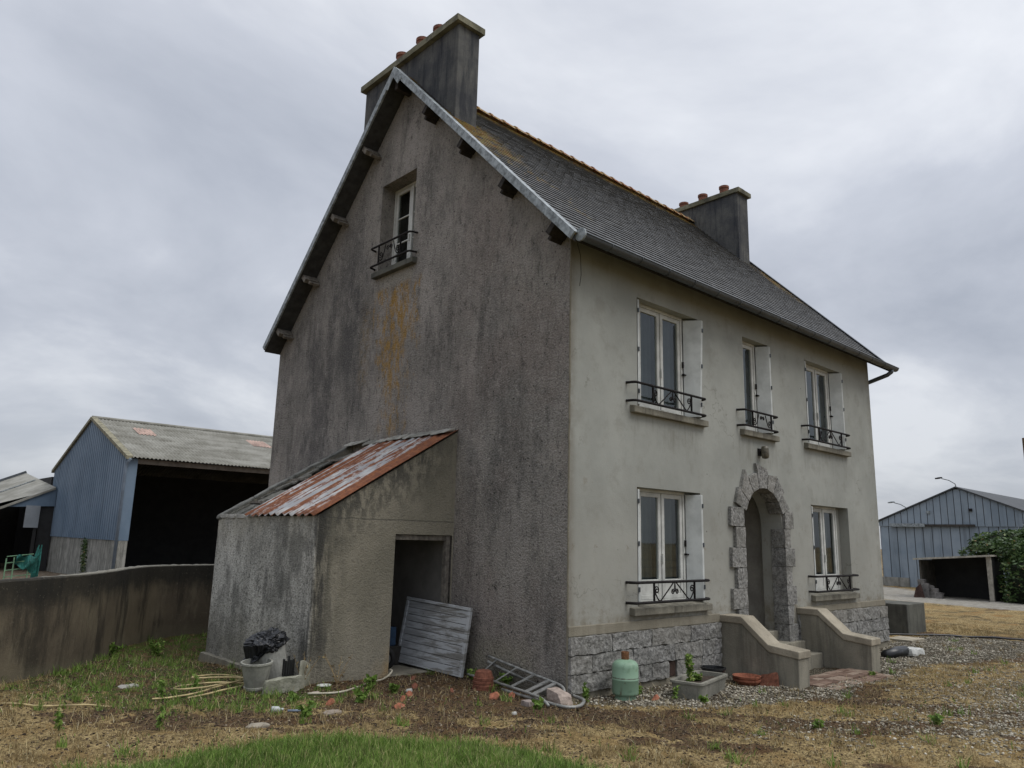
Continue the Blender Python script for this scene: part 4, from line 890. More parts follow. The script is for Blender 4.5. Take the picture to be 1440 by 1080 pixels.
for i in range(12):      # front wall with a slightly bulging, battered face
    ya, yb = SY0 + (SY1 - SY0) * i / 12, SY0 + (SY1 - SY0) * (i + 1) / 12
    zs_ = np.linspace(GB, SZ0, 8)
    def fx(y, z): return SX - .02 * math.sin((y - SY0) / (SY1 - SY0) * PI) * math.sin(max(0, z) / SZ0 * PI) - .0
    for a, b in zip(zs_, zs_[1:]): m.add([(fx(ya, a), ya, a), (fx(yb, a), yb, a), (fx(yb, b), yb, b), (fx(ya, b), ya, b)], [(0, 1, 2, 3)])
m.add([(SX + TH, SY0, GB), (SX + TH, SY1, GB), (SX + TH, SY1, SZ0), (SX + TH, SY0, SZ0)], [(0, 1, 2, 3)]); m.add([(SX, SY0, SZ0), (SX, SY1, SZ0), (SX + TH, SY1, SZ0), (SX + TH, SY0, SZ0)], [(0, 1, 2, 3)])
for y in (SY1, SY1 - TH): m.add([(SX, y, GB), (0, y, GB), (0, y, rz(0)), (SX, y, rz(SX))], [(0, 1, 2, 3)])
m.build('wall', M_lean, lt)
MB().box(-.018, -.004, SY0 + TH + .002, SY1 - TH - .002, GB, 3.1).box(SX + TH, -.02, SY1 - TH - .012, SY1 - TH - .003, GB, 1.95).build('inner_plaster', M_int, lt)
MB().box(SX + .02, -.0, SY0 + .01, SY1 - .02, -.3, .045).build('floor', M_cheek, lt)
m = MB(); rock(m, hexc(SX - .085, SX - .002, 3.35, SY1 + .07, -.35, .085), (3, 24, 5), .012, 6, .3); m.build('footing', M_cheek, lt)
m = MB(); m.box(DX0 + .004, DX1 - .055, SY0 + .035, SY0 + .11, DZ - .075, DZ - .004); o = m.build('lintel', M_wood, lt, bevel=.006)
m = MB(); m.box(DX1 - .085, DX1 - .02, SY0 + .012, SY0 + .10, -.1, DZ - .006); m.build('door_post', M_wood, lt, bevel=.006)
# metal sheet over the near two thirds
m = MB(); ny_ = 110; nx_ = 14; Y0, Y1 = SY0 - .02, 4.24
for i in range(nx_ + 1):
    for j in range(ny_ + 1):
        y = Y0 + (Y1 - Y0) * j / ny_; xx = SX - .055 - .012 * mnoise.noise(Vector((y * 7, 3, 0))) + (0.0 - (SX - .055)) * i / nx_
        sh_ = max(0, (y - 3.6)) * .16 if i == 0 else 0
        z = rz(xx) + .048 + .017 * math.sin(2 * PI * y / .19) + .012 * mnoise.noise(Vector((xx * 1.5, y * 2, 0)))
        m.v.append((xx, y - .035 * (1 - i / nx_), z)); m.t.append(0)
for i in range(nx_):
    for j in range(ny_): a = i * (ny_ + 1) + j; m.f.append((a, a + 1, a + ny_ + 2, a + ny_ + 1))
ro = m.build('tin_roof', M_rust, lt, smooth=True); q = ro.modifiers.new('t', 'SOLIDIFY'); q.thickness = .004
# far strip: broken slabs, battens and a cement parapet
m = MB(); random.seed(3)
for i in range(9):
    xa = SX + .1 + i * .225; xb = xa + .30; yy = 4.22
    while yy < SY1 - .12:
        wv = random.uniform(.22, .42); lift = random.uniform(-.09, .03)
        rock(m, [(xa, yy, rz(xa) - .07 + lift), (xb, yy, rz(xb) - .09 + lift), (xb, yy + wv, rz(xb) - .09 + lift), (xa, yy + wv, rz(xa) - .07 + lift), (xa, yy, rz(xa) - .04 + lift), (xb, yy, rz(xb) - .055 + lift), (xb, yy + wv, rz(xb) - .055 + lift), (xa, yy + wv, rz(xa) - .04 + lift)], (4, 4, 1), .014, 7, random.random(), seed=i + yy)
        yy += wv * .93
m.build('roof_slabs', mat_granite('weathered slabs', (.018, .019, .017), (.15, .15, .13)), lt)
m = MB()
for xa in (-1.75, -1.1, -.5): m.bar((xa, 4.2, rz(xa) - .015), (xa + .04, SY1 - .05, rz(xa) + .0), .05, .035)
m.build('roof_batten', M_wood, lt)
m = MB()
for i in range(4):
    xa = SX - .03 + i * .545; xb = xa + .535 if i < 3 else -.01
    rock(m, [(xa, SY1 - .12, rz(xa) - .03), (xb, SY1 - .12, rz(xb) - .03), (xb, SY1 + .05, rz(xb) - .03), (xa, SY1 + .05, rz(xa) - .03), (xa, SY1 - .12, rz(xa) + .03), (xb, SY1 - .12, rz(xb) + .03), (xb, SY1 + .05, rz(xb) + .03), (xa, SY1 + .05, rz(xa) + .03)], (10, 3, 2), .01, 5, .1, seed=i)
m.build('parapet_coping', mat_concrete('old rake coping', (.10, .10, .09), (.2, .2, .18), (.04, .04, .037), .6), lt)
m = MB(); yy = SY0 + .05; random.seed(5)
while yy < SY1 - .1:
    wv = random.uniform(.25, .5); zq = rz(-.09) + .055 + random.uniform(-.01, .02)
    rock(m, [(-.17 - random.random() * .06, yy, zq - .04), (-.005, yy, zq), (-.005, yy + wv, zq), (-.17, yy + wv, zq - .04), (-.16, yy, zq - .01), (-.005, yy, zq + .06), (-.005, yy + wv, zq + .06), (-.16, yy + wv, zq - .01)], (3, 6, 2), .014, 8, .4, seed=yy)
    yy += wv * .98
m.build('cement_flashing', mat_concrete('broken flashing', (.20, .195, .17), (.36, .35, .31), (.08, .08, .07), .5, False), lt)
m = MB()
for k in range(3): rock(m, hexc(SX - .02, SX + .1, 4.28 + k * .3, 4.55 + k * .3, SZ0 - .02, SZ0 + .035), (3, 4, 2), .012, 9, .5, seed=k * 3)
m.build('eaves_cement', mat_concrete('eaves cement', (.34, .33, .30), (.46, .45, .41), (.12, .12, .11), .4, False), lt)

# ------------------------------------------------------------------ yard wall (curving, low)
WB = [(-9.5, 1.2), (-7.6, 2.1), (-6.1, 3.05), (-4.9, 3.93), (-4.42, 4.28), (-3.92, 4.71), (-3.42, 5.42), (-3.05, 6.05), (-2.55, 6.68), (-2.05, 6.93), (-1.6, 7.0), (-.8, 7.06), (-.02, 7.1)]
def catmull(P, n=8):
    r = []; P = [Vector(p) for p in P]; Q = [P[0] * 2 - P[1]] + P + [P[-1] * 2 - P[-2]]
    for i in range(1, len(Q) - 2):
        for k in range(n):
            t = k / n; a, b, c, d = Q[i - 1:i + 3]; r.append(.5 * ((2 * b) + (c - a) * t + (2 * a - 5 * b + 4 * c - d) * t * t + (3 * b - a - 3 * c + d) * t ** 3))
    r.append(P[-1]); return r
wp = catmull(WB, 8); m = MB(); n = len(wp)
for i, p in enumerate(wp):
    a = wp[max(i - 1, 0)]; b = wp[min(i + 1, n - 1)]; d = (b - a).normalized(); nr = Vector((-d.y, d.x))
    top = 1.19 + .05 * min(1, i / (n * .45)) + .012 * mnoise.noise(Vector((i * .7, 0, 0)))
    for (o_, z) in ((-.0, -.5), (-.0, .5), (0, top - .02), (.02, top), (.13, top + .002), (.15, top - .02), (.15, -.5)):
        q = p + nr * (o_ + .012 * mnoise.noise(Vector((i * .5, z * 2, 0)))); m.v.append((q.x, q.y, z)); m.t.append(0)
for i in range(n - 1):
    for k in range(6): a = i * 7 + k; m.f.append((a, a + 1, a + 8, a + 7))
setp(m.build('yard_wall', M_yard, None, loc=(-3.9, 4.7, 0)), 'low curved dark concrete wall, stained brown, running behind the lean-to', 'wall')

# ------------------------------------------------------------------ left barn
M_blue = mat_clad('blue grey cladding', (.105, .155, .215), (.15, .205, .27), (.06, .085, .115))
M_blue2 = mat_clad('pale blue cladding', (.20, .25, .30), (.27, .32, .37), (.06, .075, .09))
M_fibro = Mt('fibre cement roofing', .95); M_fibro.col(M_fibro.mix(M_fibro.rng(M_fibro.noise(.8, 6, .7), .35, .65), (.17, .165, .14), (.27, .265, .235))); M_fibro.bump(M_fibro.noise(20, 3), .01); M_fibro = M_fibro.m
M_fibl = simple('lichened verge', (.20, .185, .13), .95, .4, 4)
M_rl = simple('pinkish rooflight', (.36, .255, .21), .8, .35, 1.2)
bl = thing('barn', 'large blue clad open-sided barn with grey corrugated roof behind the yard wall', 'barn', (14, 37, 0))
BX, BY0, BY1, BEZ, BRZ = 3.55, 30.1, 43.4, 5.0, 7.35; BYM = 36.7; BX1 = 30
def bz(y): return BEZ + (BRZ - BEZ) * (1 - abs(y - BYM) / (BYM - BY0))
def corr_wall(mb, pts_y, zb_, zf, x0, pitch=.34, amp=.055):
    # trapezoid ribs along y in plane x=x0
    ys_ = []; y = pts_y[0]; k = 0
    prof = [(0, 0), (.42, 0), (.5, 1), (.92, 1)]
    while y < pts_y[1]:
        for f_, o_ in prof:
            q = y + f_ * pitch
            if q < pts_y[1]: ys_.append((q, o_))
        y += pitch
    ys_.append((pts_y[1], 0)); n0 = len(mb.v)
    for q, o_ in ys_:
        x_ = x0 - amp * o_; mb.v += [(x_, q, zb_), (x_, q, zf(q))]; mb.t += [0, 0]
    for i in range(len(ys_) - 1): mb.f.append((n0 + 2 * i, n0 + 2 * i + 2, n0 + 2 * i + 3, n0 + 2 * i + 1))
m = MB(); corr_wall(m, (BY0, BY1), 1.28, lambda y: bz(y) - .06, BX)
m.box(BX - .02, BX + .42, BY0 - .02, BY0 + .02, 1.28, BEZ - .1); m.build('cladding', M_blue, bl)
m = MB(); m.box(BX + .02, BX + .2, BY0 + .04, BY1, -.6, 1.30); m.box(BX + .03, BX + .40, BY0 - .01, BY0 + .25, -.6, 1.27)
for k in range(1, 6): pass
m.build('block_wall', M_block, bl)
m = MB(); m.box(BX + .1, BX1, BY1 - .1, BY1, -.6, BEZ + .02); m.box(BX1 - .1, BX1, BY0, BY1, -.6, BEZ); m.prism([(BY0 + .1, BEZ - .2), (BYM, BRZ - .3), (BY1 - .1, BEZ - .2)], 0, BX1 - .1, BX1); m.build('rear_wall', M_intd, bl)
m = MB()
for k in range(3): xx = BX + 8.5 * (k + 1); m.box(xx - .1, xx + .1, BY0 + .6, BY0 + .8, -.6, BEZ)
m.box(BX + .3, BX1, BY0 + .0, BY0 + .12, BEZ - .32, BEZ - .10); m.build('frame_post', simple('barn timber', (.14, .12, .10), .9, .3, 5), bl)
def fibro(parent, x0, x1, ya, za, yb, zb_, rows, pitch=.177, amp=.028, step=.03, mat=M_fibro, name='roof_sheets'):
    n = int((x1 - x0) / pitch * 6); xs = np.linspace(x0, x1, n); V = []; F = []; 
    for r in range(rows):
        t0, t1 = r / rows, (r + 1) / rows + .02
        for t, up in ((t0, step + .012), (t0, step), (min(t1, 1), 0)):
            y = ya + (yb - ya) * t; z = za + (zb_ - za) * t + (up if t == t0 else 0.0) - (.05 if up > step and t == t0 else 0)
            V.append(np.stack([xs, np.full(n, y), z + amp * np.sin(2 * PI * xs / pitch)], 1))
        b = r * 3 * n; i = np.arange(n - 1)
        for q in (0, 1): F.append(np.stack([b + q * n + i, b + q * n + i + 1, b + (q + 1) * n + i + 1, b + (q + 1) * n + i], 1))
    V = np.concatenate(V); o = fast(name, V - np.array(wloc(parent)), np.concatenate(F), np.zeros(len(V)), mat, (0, 0, 0), parent)
    o.data.polygons.foreach_set('use_smooth', [True] * len(o.data.polygons)); return o
fibro(bl, BX - .12, BX1, BY0 - .28, BEZ - .06, BYM, BRZ, 6); fibro(bl, BX - .12, BX1, BYM, BRZ, BY1 + .2, BEZ - .06, 2)
m = MB()
for k in (0, 1):
    ya, yb = (BY0 - .3, BYM) if k == 0 else (BYM, BY1 + .22); za, zb_ = (BEZ - .07, BRZ + .01) if k == 0 else (BRZ + .01, BEZ - .07)
    m.hexa([(BX - .16, ya, za - .10), (BX + .0, ya, za - .10), (BX + .0, yb, zb_ - .10), (BX - .16, yb, zb_ - .10), (BX - .16, ya, za + .06), (BX + .12, ya, za + .06), (BX + .12, yb, zb_ + .06), (BX - .16, yb, zb_ + .06)])
m.build('verge_trim', M_fibl, bl)
m = MB(); m.tube([(BX - .1, BYM, BRZ + .03), (BX1, BYM, BRZ + .03)], .10, 8); m.build('ridge_cap', M_fibro, bl)
for (xa, xb, fa, fb) in ((5.0, 5.9, .56, .86), (11.1, 12.2, .5, .8)):
    q = [(BY0 - .28 + (BYM - BY0 + .28) * f_, BEZ - .06 + (BRZ - BEZ + .06) * f_) for f_ in (.62, .80)]
    xs = np.linspace(xa, xb, 32); V = np.concatenate([np.stack([xs, np.full(32, y), z + .045 + .028 * np.sin(2 * PI * xs / .177)], 1) for y, z in q]); i = np.arange(31)
    fast('rooflight', V - np.array(wloc(bl)), np.stack([i, i + 1, i + 33, i + 32], 1), np.zeros(64), M_rl, (0, 0, 0), bl)
m = MB(); m.tube([(BX + .02, BY0 - .30, BEZ - .14), (BX - .06, BY0 - .14, BEZ - .30), (BX - .08, BY0 - .08, BEZ - .6), (BX - .08, BY0 - .08, -.4)], .065, 10); m.build('downpipe', simple('grey blue pipe', (.16, .20, .25), .5, .15, 3), bl, smooth=True)
M_leaf = mat_tint('broad leaves', [(0, (.02, .042, .014)), (.5, (.07, .12, .04)), (.85, (.16, .22, .08)), (1, (.30, .22, .10))], .4, 2, 0, .2)
def leaves(name, pts, size, mat, parent=None, loc=(0, 0, 0), tf=None, flat=.6):
    pts = np.asarray(pts); n = len(pts); a = rng.normal(size=(n, 3)); a /= np.linalg.norm(a, axis=1)[:, None]; b = rng.normal(size=(n, 3)); a[:, 2] *= flat
    b -= a * (a * b).sum(1)[:, None] / (a * a).sum(1)[:, None]; b /= np.linalg.norm(b, axis=1)[:, None]; s_ = size * rng.uniform(.6, 1.35, n)[:, None]
    V = np.stack([pts - a * s_, pts + b * s_ * .42, pts + a * s_, pts - b * s_ * .42], 1).reshape(-1, 3); i = np.arange(n)[:, None] * 4
    t = np.repeat(tf(n) if tf is not None else np.clip(rng.normal(.45, .25, n), 0, 1), 4)
    if parent is not None: V = V - np.array(wloc(parent)); loc = (0, 0, 0)
    return fast(name, V, i + np.arange(4), t, mat, loc, parent)
# ivy on the block wall
P_ = np.stack([BX - .03 + rng.normal(0, .03, 420), 35.0 + rng.normal(0, .22, 420), rng.uniform(-.3, 1.35, 420)], 1); P_[:, 1] += (P_[:, 2] - .5) * .15
setp(leaves('ivy', P_, .07, M_leaf, None, (BX, 35, -.1)), 'narrow green ivy climbing the grey block base of the blue barn', 'ivy')
# lower open building to the left of it
b2 = thing('open_shed', 'lower open-fronted farm shed left of the blue barn with sloping grey roof', 'farm shed', (0, 44, 0))
V8 = [(3.5, 43.2, 3.72), (-10, 43.2, -.9 + 0.0), ]
def ls(x): return 3.69 - (2.85 - x) * .487
m = MB(); m.hexa([(3.4, 42, ls(3.4) - .12), (-3.0, 42, ls(-3) - .12), (-3.0, 50.5, ls(-3) + 1.05), (3.4, 50.5, ls(3.4) + 1.05), (3.4, 42, ls(3.4)), (-3.0, 42, ls(-3)), (-3.0, 50.5, ls(-3) + 1.17), (3.4, 50.5, ls(3.4) + 1.17)]); m.build('roof', M_fibro, b2)
MB().bar((3.4, 50.5, ls(3.4) + 1.24), (-3, 50.5, ls(-3) + 1.24), .1, .16).build('white_flashing', M_zinc, b2); MB().bar((3.2, 46.5, ls(3.2) + .66), (-3, 46.5, ls(-3) + .66), .12, .06).build('white_flashing', M_zincl, b2)
m = MB(); m.add([(3.5, 42.1, 2.92), (.2, 42.1, 2.72), (.5, 42.1, ls(.5) - .1), (3.5, 42.1, ls(3.4) - .1)], [(0, 1, 2, 3)]); m.add([(3.5, 42.2, 2.92), (.2, 42.2, 2.72), (.5, 42.2, ls(.5) - .1), (3.5, 42.2, ls(3.4) - .1)], [(0, 1, 2, 3)]); m.build('gable_cladding', M_blue, b2)
m = MB(); m.box(2.1, 2.78, 41.9, 41.98, 1.72, 2.90); m.build('hanging_panel', simple('grey panel', (.22, .24, .26), .7, .1, 2), b2)
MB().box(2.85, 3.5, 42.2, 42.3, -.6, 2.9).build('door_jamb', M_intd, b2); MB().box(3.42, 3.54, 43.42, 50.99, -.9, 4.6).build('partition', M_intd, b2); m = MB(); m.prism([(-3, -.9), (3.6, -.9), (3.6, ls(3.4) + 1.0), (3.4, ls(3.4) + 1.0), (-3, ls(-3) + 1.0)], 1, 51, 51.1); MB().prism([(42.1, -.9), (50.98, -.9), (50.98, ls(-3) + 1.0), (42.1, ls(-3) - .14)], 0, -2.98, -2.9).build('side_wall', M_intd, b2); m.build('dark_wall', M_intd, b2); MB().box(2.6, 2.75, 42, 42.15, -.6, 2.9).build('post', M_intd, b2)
# green gate and netting
gt = thing('field_gate', 'small green metal gate behind the yard wall beside the open shed', 'gate', (-.4, 28, -.2))
m = MB()
for z in (-.1, .15, .42, .66): m.bar((-.85, 28, z), (.02, 28, z + .1), .03, .03)
for xx in (-.85, -.6, -.1): m.bar((xx, 28, -.3), (xx, 28, .6 + (xx + .85) * .12), .04, .04)
m.build('gate_frame', simple('green painted steel', (.12, .22, .13), .6, .3, 8), gt)
m = MB(); nn = 14
for i in range(nn):
    for j in range(nn):
        u, v = i / (nn - 1), j / (nn - 1); m.v.append((-.55 + u * .75 - v * .05, 27.9 - .12 * math.sin(u * 9 + v * 4), .70 - v * (.15 + .55 * u) + .05 * math.sin(u * 14) - .18 * (1 - u) * v)); m.t.append(0)
m.f = [(i * nn + j, i * nn + j + 1, (i + 1) * nn + j + 1, (i + 1) * nn + j) for i in range(nn - 1) for j in range(nn - 1)]
for i in range(5): m.tube([(.10 + i * .05, 28.3, -.2 + .1 * math.sin(i * 5)), (.12 + i * .045, 28.3 + .04 * math.sin(i * 3), .5), (.20 + i * .03, 28.35, 1.0 + .1 * math.sin(i * 2))], [.03, .04, .02], 5)
setp(m.build('netting', simple('turquoise netting', (.012, .085, .072), .7, .5, 6), None, loc=(-.2, 28, .3)), 'torn turquoise green netting draped over the gate behind the yard wall', 'netting')

# ------------------------------------------------------------------ right background: hangar, hut, hedge, road
hg = thing('hangar', 'pale blue sheet metal barn gable with a wide low roof, right of the farmhouse', 'barn', (48, 7, -.3))
HX, HYA, HYB, HYM, HEZ, HRZ = 38.0, 11.25, 2.2, 7.15, 3.26, 5.02
def hz(y): return HEZ + (HRZ - HEZ) * (1 - abs(y - HYM) / (HYA - HYM))
m = MB(); y = HYB
while y < HYA - .01:
    yb = min(y + .34, HYA); tt = random.uniform(0, .25)
    m.add([(HX, y + .03, 3.0), (HX, yb, 3.0), (HX, yb, hz(yb) - .02), (HX, y + .03, hz(y + .03) - .02)], [(0, 1, 2, 3)], tt)
    m.add([(HX + .05, y, 3.0), (HX + .05, y + .03, 3.0), (HX + .05, y + .03, hz(y + .03) - .02), (HX + .05, y, hz(y) - .02)], [(0, 1, 2, 3)], .75)
    y = yb
y = HYB
while y < HYA - .01:
    yb = min(y + .45, HYA); tt = random.uniform(0, .3)
    m.add([(HX + .06, y + .04, -.8), (HX + .06, yb, -.8), (HX + .06, yb, 3.06), (HX + .06, y + .04, 3.06)], [(0, 1, 2, 3)], tt)
    m.add([(HX + .09, y, -.8), (HX + .09, y + .04, -.8), (HX + .09, y + .04, 3.06), (HX + .09, y, 3.06)], [(0, 1, 2, 3)], .75)
    y = yb
m.box(HX + .2, HX + 24, HYA - .1, HYA, -.8, HEZ); m.box(HX + .2, HX + 24, HYB, HYB + .1, -.8, hz(HYB))
m.build('cladding', M_blue2, hg)
m = MB()
for (ya, yb) in ((HYA + .15, HYM), (HYM, HYB - .1)):
    za, zb_ = hz(ya), hz(yb); m.hexa([(HX - .12, ya, za), (HX + 24, ya, za), (HX + 24, yb, zb_), (HX - .12, yb, zb_), (HX - .12, ya, za + .07), (HX + 24, ya, za + .07), (HX + 24, yb, zb_ + .07), (HX - .12, yb, zb_ + .07)])
m.build('roof', simple('dark roof edge', (.06, .065, .07), .7, .2, 3), hg)
m = MB(); m.box(HX - .12, HX - .02, 6.4, 10.6, 2.98, 3.1); m.build('door_rail', simple('dark rail', (.05, .045, .04), .8, .3, 4), hg)
MB().box(HX - .22, HX - .125, 8.8, 10.6, 2.96, 3.14).build('rail_cover', M_zincl, hg)
MB().box(HX - .05, HX + .04, 9.85, HYA, -.6, .22).build('concrete_base', M_block, hg)
for yy, zz_ in ((8.6, 3.75), (6.55, 3.85)):
    MB().box(HX - .1, HX, yy - .08, yy + .08, zz_ - .07, zz_ + .07).build('wall_fixture', M_zincl if yy > 7 else M_iron, hg)
def flood(y0, z0, lab):
    t = thing('flood_lamp', lab, 'lamp', (HX + .3, y0, z0), 'curved arm lamps on the hangar roof')
    m = MB(); m.tube([(HX + .3, y0 + .0, z0 - .1), (HX + .25, y0 + .05, z0 + .15), (HX + .15, y0 + .3, z0 + .34), (HX + .05, y0 + .62, z0 + .44)], .022, 6); m.build('lamp_arm', M_zinc, t)
    m = MB(); m.lathe([(0, -.2), (.07, -.16), (.09, 0), (.07, .16), (0, .2)], (HX + .03, y0 + .76, z0 + .47), 12, m=Matrix.Rotation(PI / 2 - .12, 3, 'X') @ Matrix.Diagonal((1, .55, 1))); m.build('lamp_head', M_iron if z0 > 4.5 else M_zincl, t)
flood(7.2, 5.1, 'curved lamp on the ridge of the pale blue barn'); flood(9.75, 3.85, 'curved lamp on the lower left roof edge of the pale blue barn')
# open hut with flat roof
ht = thing('wooden_hut', 'low open-fronted dark hut with flat sagging roof beside the hedge', 'hut', (29.6, 4.7, -.15))
A0, A1 = (28.5, 6.0), (28.5, 3.38)
m = MB(); m.hexa([(28.2, 6.12, 1.33), (28.2, 3.2, 1.56), (30.3, 3.2, 1.57), (30.3, 6.12, 1.34), (28.2, 6.12, 1.40), (28.2, 3.2, 1.63), (30.3, 3.2, 1.64), (30.3, 6.12, 1.41)]); m.build('roof', simple('pale timber fascia', (.34, .32, .27), .9, .35, 5, .01), ht)
m = MB(); m.box(28.45, 30.1, 5.9, 5.98, -.4, 1.33); m.build('side_wall', simple('hut boards', (.06, .055, .045), .9, .4, 4), ht)
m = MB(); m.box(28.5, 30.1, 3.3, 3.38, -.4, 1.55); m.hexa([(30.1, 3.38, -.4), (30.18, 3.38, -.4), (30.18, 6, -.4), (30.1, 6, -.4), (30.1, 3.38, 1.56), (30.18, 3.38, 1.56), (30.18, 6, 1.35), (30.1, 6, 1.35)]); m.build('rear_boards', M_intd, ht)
MB().box(28.4, 28.52, 3.26, 3.42, -.4, 1.56).build('post', simple('grey post', (.27, .25, .21), .9, .3, 5), ht)
m = MB(); random.seed(9)
for k in range(5): rock(m, hexc(28.0 + random.random() * .3, 28.4 + random.random() * .3, 5.1 + k * .16, 5.35 + k * .17, -.3, .05 + .12 * k), (3, 3, 4), .05, 2, random.random(), seed=k)
setp(m.build('scrap_pile', simple('grey rubble', (.15, .14, .13), .9, .5, 4, .01), None, loc=(28.2, 5.6, -.2)), 'small heap of grey and rusty rubble at the left foot of the open hut', 'rubble')
setp(MB().prism([(5.65, -.25), (6.1, -.2), (5.98, .2), (5.8, .36)], 0, 27.9, 27.96).build('steel_plate', simple('rusty plate', (.06, .035, .028), .9, .4, 5), None, loc=(27.9, 5.9, -.2)), 'rusty steel plate leaning on the rubble beside the hut', 'steel plate')
# hedge: many leaves on a lumpy body
lump = [(31.6, .6, 2.5, 1.2, 2.3, .8), (31.7, 3.4, 2.15, .9, 1.5, .55), (29.0, 2.25, .45, .75, 1.0, 1.35), (28.9, 1.0, .5, .9, 1.3, 1.7), (29.6, 2.9, 1.85, .8, 1.3, .5), (29.8, 2.6, 1.55, .9, .9, .55), (31.3, 1.9, .5, 1.1, 1.35, 1.5), (31.0, 2.3, 1.2, .8, .95, 1.1), (31.5, 1.0, .6, 1.5, 2.2, 1.9), (31.8, 2.6, .9, 1.3, 1.3, 1.7), (31.6, -1.5, .8, 1.5, 2.0, 2.0), (32.0, 2.9, 2.0, .9, 1.5, .75), (32.2, 4.2, 1.95, .7, .9, .5), (31.7, .8, 2.1, 1.1, 1.6, .85), (31.8, 2.0, 2.45, .8, 1.0, .5), (32.3, 5.0, 1.65, .5, .55, .3), (31.2, 1.6, .1, 1.2, 1.2, 1.0)]
P_ = []
for (a, b, c, r1, r2, r3) in lump:
    n = int(1500 * (r1 * r2 + r2 * r3 + r1 * r3) / 3); d = rng.normal(size=(n, 3)); d /= np.linalg.norm(d, axis=1)[:, None]; r = 1 - np.abs(rng.normal(0, .12, n)) + .1 * (vnoise(d[:, 0] * 3 + a, d[:, 1] * 3 + d[:, 2] * 2, 2, 3, 8) - .5) * 2
    P_.append(np.stack([a + d[:, 0] * r1 * r, b + d[:, 1] * r2 * r, c + d[:, 2] * r3 * r], 1))
P_ = np.concatenate(P_); P_ = P_[P_[:, 2] > -.3]; P_ = P_[~((P_[:, 0] < 31.15) & (P_[:, 1] > 3.22) & (P_[:, 2] < 1.75))]
hd = thing('hedge', 'tall unclipped laurel hedge growing at the right beside and over the hut', 'hedge', (31.6, 1.5, -.3))
leaves('foliage', P_, .10, M_leaf, hd, tf=lambda n: np.clip(rng.normal(.42, .24, n) + .35 * (vnoise(P_[:, 1], P_[:, 2], 1.2, 3, 4) - .5), 0, 1))
m = MB()
for k in range(14): yy = -2 + k * .42; m.tube([(31.6, yy, -.4), (31.6 + random.uniform(-.2, .2), yy + random.uniform(-.2, .2), .8), (31.7 + random.uniform(-.4, .4), yy + random.uniform(-.3, .3), 1.9)], [.06, .045, .02], 6)
m.build('stem', M_woodd, hd)
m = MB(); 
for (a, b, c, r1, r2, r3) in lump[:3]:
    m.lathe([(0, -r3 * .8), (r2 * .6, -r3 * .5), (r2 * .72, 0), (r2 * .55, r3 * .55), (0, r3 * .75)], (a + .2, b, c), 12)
m.build('shade_core', simple('hedge core', (.012, .016, .008), .95, .3, 5), hd)  # near-black solid bodies, the shade between the leaves put into their colour
# utility pole at the very right edge
pb = thing('wooden_pole', 'brown wooden pole just entering the frame at the right edge', 'pole', (14, -1.75, -.2))
MB().lathe([(.13, -.4), (.10, 4.42), (.0, 4.44)], (14, -1.655, 0), 14).build('shaft', simple('creosoted wood', (.13, .085, .045), .9, .35, 9, .01), pb)
# dark tank beyond the far corner and its slab
setp(MB().box(11.9, 13.0, .55, 1.7, -.3, .56).build('concrete_tank', M_darkc, None, bevel=.02, loc=(12.4, 1.1, -.1)), 'dark square concrete tank standing past the right corner of the farmhouse', 'tank')
setp(MB().box(10.4, 11.1, -.05, .45, -.14, -.055).build('paving_slab', M_cope, None, bevel=.008, loc=(10.7, .2, -.1)), 'loose grey paving slab lying in front of the dark concrete tank', 'slab')

# ------------------------------------------------------------------ things lying about
def gp(x, y, dz=0.0): return (x, y, gz(x, y) + dz)
# old ledged shutter leaning on the gable inside the doorway
A = Vector((-.24, 1.61, .04)); B = Vector((-.36, 2.92, .085)); C = Vector((-.135, 1.58, .90)); D = Vector((-.20, 2.93, .955))
ux = (B - A); uy = (C - A); nrm = ux.cross(uy).normalized(); nrm = nrm if nrm.x < 0 else -nrm
pn = thing('plank_panel', 'old wooden panel of flaking white planks leaning in the lean-to doorway', 'wooden panel', tuple(A))
def PP(u, v, d=0): return A + (B - A) * u * (1 - v) + (D - C) * u * v + (C - A) * v + nrm * d
def pbox(m, u0, u1, v0, v1, d0, d1): m.hexa([PP(u0, v0, d0), PP(u1, v0, d0), PP(u1, v0, d1), PP(u0, v0, d1), PP(u0, v1, d0), PP(u1, v1, d0), PP(u1, v1, d1), PP(u0, v1, d1)])
for k in range(9):
    m = MB(); pbox(m, .045, .955, .03 + k * .1025, .03 + (k + 1) * .1025 - .008, 0, .018); m.build('plank', M_plank, pn, bevel=.003)
m = MB(); pbox(m, 0, 1, .955, 1.0, -.02, .035); pbox(m, 0, .04, 0, .95, -.02, .028); pbox(m, .96, 1, 0, .95, -.02, .028); pbox(m, .04, .96, 0, .028, -.02, .024); m.build('frame', M_plank, pn, bevel=.005)
# step ladder on its side
ld = thing('step_ladder', 'dull aluminium step ladder lying flat at the foot of the gable', 'ladder', (-.2, .6, .05))
fr_ = [Vector(p) for p in ((-.07, 1.30, .33), (-.06, .68, .245), (-.055, .20, .185), (-.06, .02, .155), (-.10, -.06, .10), (-.16, -.10, .05))]
nr_ = [Vector(p) for p in ((-.24, 1.50, .10), (-.30, .87, .095), (-.37, .30, .085), (-.42, .02, .075), (-.45, -.10, .05), (-.46, -.16, .02))]
m = MB()
for q in (fr_, nr_): m.tube([tuple(p) for p in catmull([tuple(p) for p in q], 5)], .017, 8)
m.build('side_rail', M_alu, ld, smooth=True)
for t in (.08, .26, .44, .60, .75):
    def at(q, t): s_ = t * 3.2; i = min(int(s_), 2); return q[i].lerp(q[i + 1], s_ - i)
    MB().bar(at(fr_, t), at(nr_, t + .02), .06, .012, up=Vector((.35, -.1, 1))).build('step', M_alu, ld)
